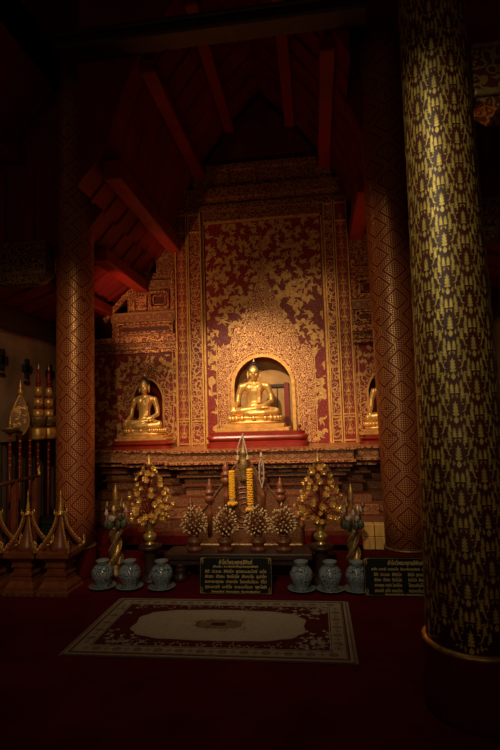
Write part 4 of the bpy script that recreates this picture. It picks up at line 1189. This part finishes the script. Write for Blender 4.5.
# ------------------------------------------------------------------ roof shaped ceremonial stands
def shrine_stand(src, x, y, label):
    if src: return dup(src, (x, y, 0), label)
    t = thing('roof_shaped_stand', (x, y, 0), label, 'ceremonial stand', 'red and gold roof shaped stands')
    mb = MB(); Q = 2 ** .5
    pr = [(.160, 0), (.162, .035), (.150, .045), (.146, .075), (.112, .125), (.112, .145), (.098, .150), (.098, .172), (.110, .176), (.110, .196), (.090, .204), (.088, .245), (.104, .252), (.104, .272), (.096, .278), (.100, .300), (.135, .335), (.152, .350), (.160, .352), (.160, .398), (.150, .402)]
    mb.lathe([(a * Q, b) for a, b in pr], n=4, a0=PI / 4)
    mb.build('stepped_plinth', 'wood_red', t)
    mb = MB()
    for s_ in range(4):
        R_ = Matrix.Rotation(s_ * PI / 2, 3, 'Z')
        for k in range(5):
            x_ = -.14 + .07 * k; vs = [R_ @ Vector((x_ + dx, -.166, z)) for dx, z in ((-.03, .03), (.03, .03), (.014, .004), (0, -.0), (-.014, .004))]
            mb.face(vs)
    mb.build('scalloped_skirt', 'gold_dark', t)
    mb = MB(); prof = []
    for k in range(9):
        u = k / 8; prof.append((.150 * (1 - u) ** 1.9 + .022, .40 + .34 * u))
    mb.lathe([(r * .62, z) for r, z in prof], n=16); mb.build('roof_core', 'wood_red', t, True)
    for q in range(4):
        a = PI / 4 + q * PI / 2; pts = [(r * 1.28 * math.cos(a), r * 1.28 * math.sin(a), z) for r, z in prof]
        mb = MB(); mb.tube(pts, [.018 - .001 * k for k in range(9)], 6); mb.build('roof_ridge', 'wood_red', t)
        mb = MB()
        for k in range(17):
            u = k / 16; r_ = (.150 * (1 - u) ** 1.9 + .022) * 1.28 + .016; z = .405 + .34 * u
            mb.ball((r_ * math.cos(a), r_ * math.sin(a), z + .008), (.011, .011, .013), 6, 4)
        mb.build('gold_crockets', 'gold', t)
        mb = MB(); r0 = .215; c_, s_ = math.cos(a), math.sin(a)
        P = [((r0 + d) * c_, (r0 + d) * s_, z) for d, z in ((-.045, .405), (-.01, .405), (.015, .425), (.020, .455), (.012, .485), (.026, .515))]
        mb.tube(P, [.012, .017, .016, .013, .009, .002], 8)
        P = [((r0 + d) * c_, (r0 + d) * s_, z) for d, z in ((.0, .43), (-.022, .455), (-.030, .485))]; mb.tube(P, [.010, .007, .002], 6)
        mb.build('flame_finial', 'gold_old', t, True)
        mb = MB(); P = [(.05 * c_, .05 * s_, .72), (.062 * c_, .062 * s_, .755), (.056 * c_, .056 * s_, .79)]; mb.tube(P, [.012, .008, .002], 6); mb.build('upper_finial', 'gold_old', t, True)
    MB().lathe([(.030, .725), (.036, .74), (.024, .755), (.014, .77), (.024, .785), (.012, .80), (.020, .815), (.009, .83), (.015, .845), (.007, .86), (.011, .875), (.004, .92), (.002, .98)], n=14).build('spire', 'gold', t, True)
    return nest(t)
x1_ = -2.513 - .02
st1 = shrine_stand(None, x1_, 4.74, 'roof shaped red and gold stand directly before the left lattice column')
dx_ = .345
shrine_stand(st1, x1_ - dx_, 4.74, 'roof shaped red and gold stand, middle of the row at left')
shrine_stand(st1, x1_ - 2 * dx_, 4.74, 'roof shaped red and gold stand cut by the left edge of the photo')

# ------------------------------------------------------------------ regalia rack on the left wall
t = thing('regalia_rack', (-3.2, 5.0, 0), 'brown rack with sloping handrail for the ceremonial poles at left', 'rack')
MB().tube([(0, -1.0, 1.015), (0, .46, 1.035)], .022, 8).build('handrail', 'wood_red', t, True)
MB().tube([(0, -1.0, .20), (0, .46, .20)], .02, 8).build('lower_rail', 'wood_red', t, True)
for y in (-.95, .02, .42):
    MB().box(-.028, .028, y - .028, y + .028, 0, 1.02, bev=.004).build('post', 'wood_red', t)
mb = MB(); mb.tube([(0, .46, 1.035), (0, .50, 1.06), (0, .48, 1.10), (0, .50, 1.16)], [.014, .018, .014, .002], 8); mb.build('rail_finial', 'gold', t, True)
def pole_thing(name, y, label, cat, zb, zt, x=-3.42, lean=0.):
    t = thing(name, (x, y, 0), label, cat, 'ceremonial regalia on red poles')
    MB().tube([(0, 0, 0), (0, lean, zt)], .013, 8).build('pole', 'pole_red', t, True)
    for k in range(5): z = zt - .06 - k * .075; mb = MB(); mb.lathe([(.013, -.008), (.018, 0), (.013, .008)], (0, lean * z / zt, z), 10); mb.build('gilt_ring', 'gold_old', t, True)
    return t
# leaf shaped fan
yf = 5.456
t = pole_thing('leaf_shaped_fan', yf, 'gold filigree leaf shaped fan on a red pole against the left wall', 'ceremonial fan', 0, 1.50)
mb = MB(); L = []
for k in range(25):
    u = k / 24; w_ = .105 * math.sin(PI * min(1, u ** .80)) ** .8 * (1 - .25 * u); L.append((w_, 1.50 + .48 * u))
mb.prism([(w_, z) for w_, z in L] + [(-w_, z) for w_, z in L[-2:0:-1]], 'y', -.008, .008); mb.build('blade', 'filigree_ground', t)
mb = MB(); mb.tube([(w_, -.01, z) for w_, z in L] , .009, 6); mb.tube([(-w_, -.01, z) for w_, z in L], .009, 6)
r = random.Random(4)
for k in range(16):
    z = r.uniform(1.56, 1.86); x = r.uniform(-.06, .06)
    motif_faces(mb, spiral(0, 0, r.uniform(0, 6), .09, 2, 9, .008)[0], lambda a, b: (x + a, -.012, z + b), 0)
mb.build('gilt_filigree', 'gold_leaf', t)
MB().lathe([(.012, 1.96), (.03, 1.99), (.035, 2.02), (.018, 2.05), (.022, 2.08), (.008, 2.12), (0, 2.17)], n=12).build('top_finial', 'gold_old', t, True)
t.rotation_euler.z = .60; nest(t)
yb = 5.264
t = pole_thing('offering_dish_pole', yb, 'red pole carrying a shallow gilt dish at the far left', 'ceremonial pole', 0, 1.54)
MB().lathe([(.02, 1.52), (.05, 1.545), (.10, 1.575), (.115, 1.60), (.11, 1.60), (.02, 1.56)], n=24).build('dish', 'gold_dark', t, True)
MB().lathe([(.018, 1.56), (.02, 1.66), (.006, 1.70), (.003, 1.80)], n=10).build('pricket', 'gold_old', t, True)
yc = 5.662
t = pole_thing('hooked_standard', yc, 'red pole with curved gilt hook between fan and parasols', 'ceremonial pole', 0, 1.50)
MB().tube([(0, 0, 1.49), (0, -.01, 1.60), (-.03, -.02, 1.68), (-.05, -.02, 1.74), (-.035, -.02, 1.80)], [.014, .013, .011, .009, .003], 8).build('curved_hook', 'gold_old', t, True)
def parasol(y, label, zt, k):
    t = pole_thing('tiered_parasol', y, label, 'ceremonial parasol', 0, 1.44, -3.40 + k * .03)
    z = 1.44
    MB().lathe([(.02, z), (.095, z + .005), (.10, z + .02), (.10, z + .13), (.09, z + .15), (.02, z + .15)], n=24).build('lower_drum', 'gold_old', t, True)
    mb = MB(); mb.lathe([(.02, z + .16), (.07, z + .17), (.095, z + .24), (.105, z + .29), (.09, z + .29), (.06, z + .22)], n=30, fl=lambda a, r, q: r * (1 + .04 * math.cos(10 * a))); mb.build('openwork_crown', 'gold_dark', t, True)
    zz = z + .26
    for j, (r_, h) in enumerate(((.062, .12), (.055, .11), (.040, .11))):
        MB().lathe([(.02, zz), (r_, zz + .004), (r_ * .97, zz + h - .01), (.02, zz + h)], n=24).build('gold_tier', 'gold', t, True)
        MB().lathe([(r_ * .7, zz + h - .002), (r_ * .75, zz + h + .02), (r_ * .6, zz + h + .035)], n=20).build('red_collar', 'pole_red', t, True)
        zz += h + .028
    MB().lathe([(.036, zz), (.034, zz + .05), (.026, zz + .06), (.028, zz + .08), (.018, zz + .10), (.020, zz + .12), (.008, zz + .19)], n=14).build('red_spire', 'pole_red', t, True)
    MB().lathe([(.009, zz + .185), (.012, zz + .20), (.004, zz + .24), (0, zz + .27)], n=8).build('gold_tip', 'gold', t, True); nest(t)
parasol(5.803, 'left of two gold tiered parasols with red spire on the left wall', 2.2, 0)
parasol(5.994, 'right of two gold tiered parasols with red spire, nearest the lattice column', 2.2, 1)
# grey curtain on the side wall and a low chest
t = thing('grey_curtain', (XL, 5.6, 0), 'dim grey pleated curtain low on the left wall behind the poles', 'curtain')
mb = MB(); N = 120; vs = []
for k in range(N + 1):
    y = lerp(-1.0, 1.2, k / N); x = .05 + .014 * math.sin(k * 1.05)
    vs += [(x, y, .03), (x, y, 1.42)]
mb.add(vs, [(2 * k, 2 * k + 2, 2 * k + 3, 2 * k + 1) for k in range(N)]); mb.build('pleated_cloth', 'grey_cloth', t, True)
MB().tube([(.06, -1.05, 1.42), (.06, 1.25, 1.42)], .012, 6).build('curtain_rod', 'wood_dark', t)
t = thing('low_chest', (-3.06, 5.85, .03), 'dark green low chest behind the rack, left of the lattice column', 'chest')
MB().box(-.26, .26, -.2, .2, 0, .42, bev=.01).build('chest_body', 'dark_green', t)
MB().box(-.28, .28, -.22, .22, .42, .47, bev=.01).build('lid', 'dark_green', t)
t = thing('pale_urn', (-3.04, 5.82, .50), 'small pale stone urn on the dark green chest', 'urn')
MB().lathe([(.05, 0), (.06, .02), (.05, .05), (.08, .10), (.085, .16), (.06, .21), (.04, .23), (.05, .25)], n=20).build('urn_body', 'stone_pale', t, True)

# ------------------------------------------------------------------ light
def aim(o, tgt): o.rotation_euler = (Vector(tgt) - o.location).to_track_quat('-Z', 'Y').to_euler()
def spot(name, loc, tgt, W_, col, ang, blend, rad):
    l = bpy.data.lights.new(name, 'SPOT'); l.energy = W_; l.color = col; l.spot_size = math.radians(ang); l.spot_blend = blend; l.shadow_soft_size = rad
    o = bpy.data.objects.new(name, l); COL.objects.link(o); o.location = loc; aim(o, tgt); return o
def area(name, loc, tgt, W_, col, sx, sy):
    l = bpy.data.lights.new(name, 'AREA'); l.energy = W_; l.color = col; l.shape = 'RECTANGLE'; l.size = sx; l.size_y = sy
    o = bpy.data.objects.new(name, l); COL.objects.link(o); o.location = loc; aim(o, tgt); return o
WARM = (1, .62, .28)
spot('altar_spot_lamp', (-1.70, 3.1, 4.45), (-.70, 6.6, 1.20), 860, (1, .69, .42), 49, 1, .05)
spot('altar_right_lamp', (.15, 3.2, 4.9), (-.60, 6.8, 1.5), 120, (1, .64, .36), 56, 1, .06)
spot('column_spot_lamp', (-.75, .9, 4.0), (.72, 3.0, 2.55), 125, (1, .88, .55), 50, 1, .05)
spot('front_lamp', (-.5, .2, 3.3), (-.75, 5.6, .95), 200, (1, .74, .45), 46, 1, .05)
spot('left_side_fill', (-1.3, 1.0, 3.6), (-3.0, 5.4, 1.3), 190, (1, .66, .36), 48, 1, .06)  # added fill to lift the stands, regalia and left wall, no fixture
spot('nave_lamp', (-.6, 3.2, 5.2), (-.8, 5.0, .3), 45, (1, .80, .60), 75, 1, .12)
spot('left_roof_fill', (-2.60, 5.50, 2.6), (-2.3, 6.4, 3.2), 50, (1, .50, .25), 84, 1, .05)  # added uplight, hidden behind the left column to brighten the red roof
spot('right_roof_fill', (.84, 5.50, 2.6), (.5, 6.7, 4.0), 12, (1, .55, .28), 100, 1, .05)  # matching added uplight behind the right column, for the right purlins
area('rear_ambient_fill', (-.7, -2.2, 2.0), (-.7, 5, .9), 9, (1, .72, .48), 2.4, 1.6)  # added weak ambient fill behind the camera; the rear wall has no opening
w = bpy.data.worlds.new('world'); SC.world = w; w.use_nodes = True
w.node_tree.nodes['Background'].inputs[0].default_value = (.02, .012, .008, 1); w.node_tree.nodes['Background'].inputs[1].default_value = .3

# ------------------------------------------------------------------ camera
cam = bpy.data.cameras.new('camera'); co = bpy.data.objects.new('camera', cam); COL.objects.link(co)
cam.sensor_fit = 'VERTICAL'; cam.sensor_height = 36; cam.sensor_width = 24; cam.lens = 24; cam.clip_start = .05; cam.clip_end = 60
Rm = Matrix([[0.990977, 0.042334, 0.127168], [0.130392, -0.084952, -0.987816], [-0.031015, 0.995485, -0.089706]])
co.matrix_world = Matrix.Translation((0, 0, 1.6)) @ Rm.to_4x4()
SC.camera = co
vs_ = SC.view_settings; vs_.view_transform = 'Standard'; vs_.look = 'None'; vs_.gamma = 1; vs_.use_curve_mapping = False; vs_.exposure = 0
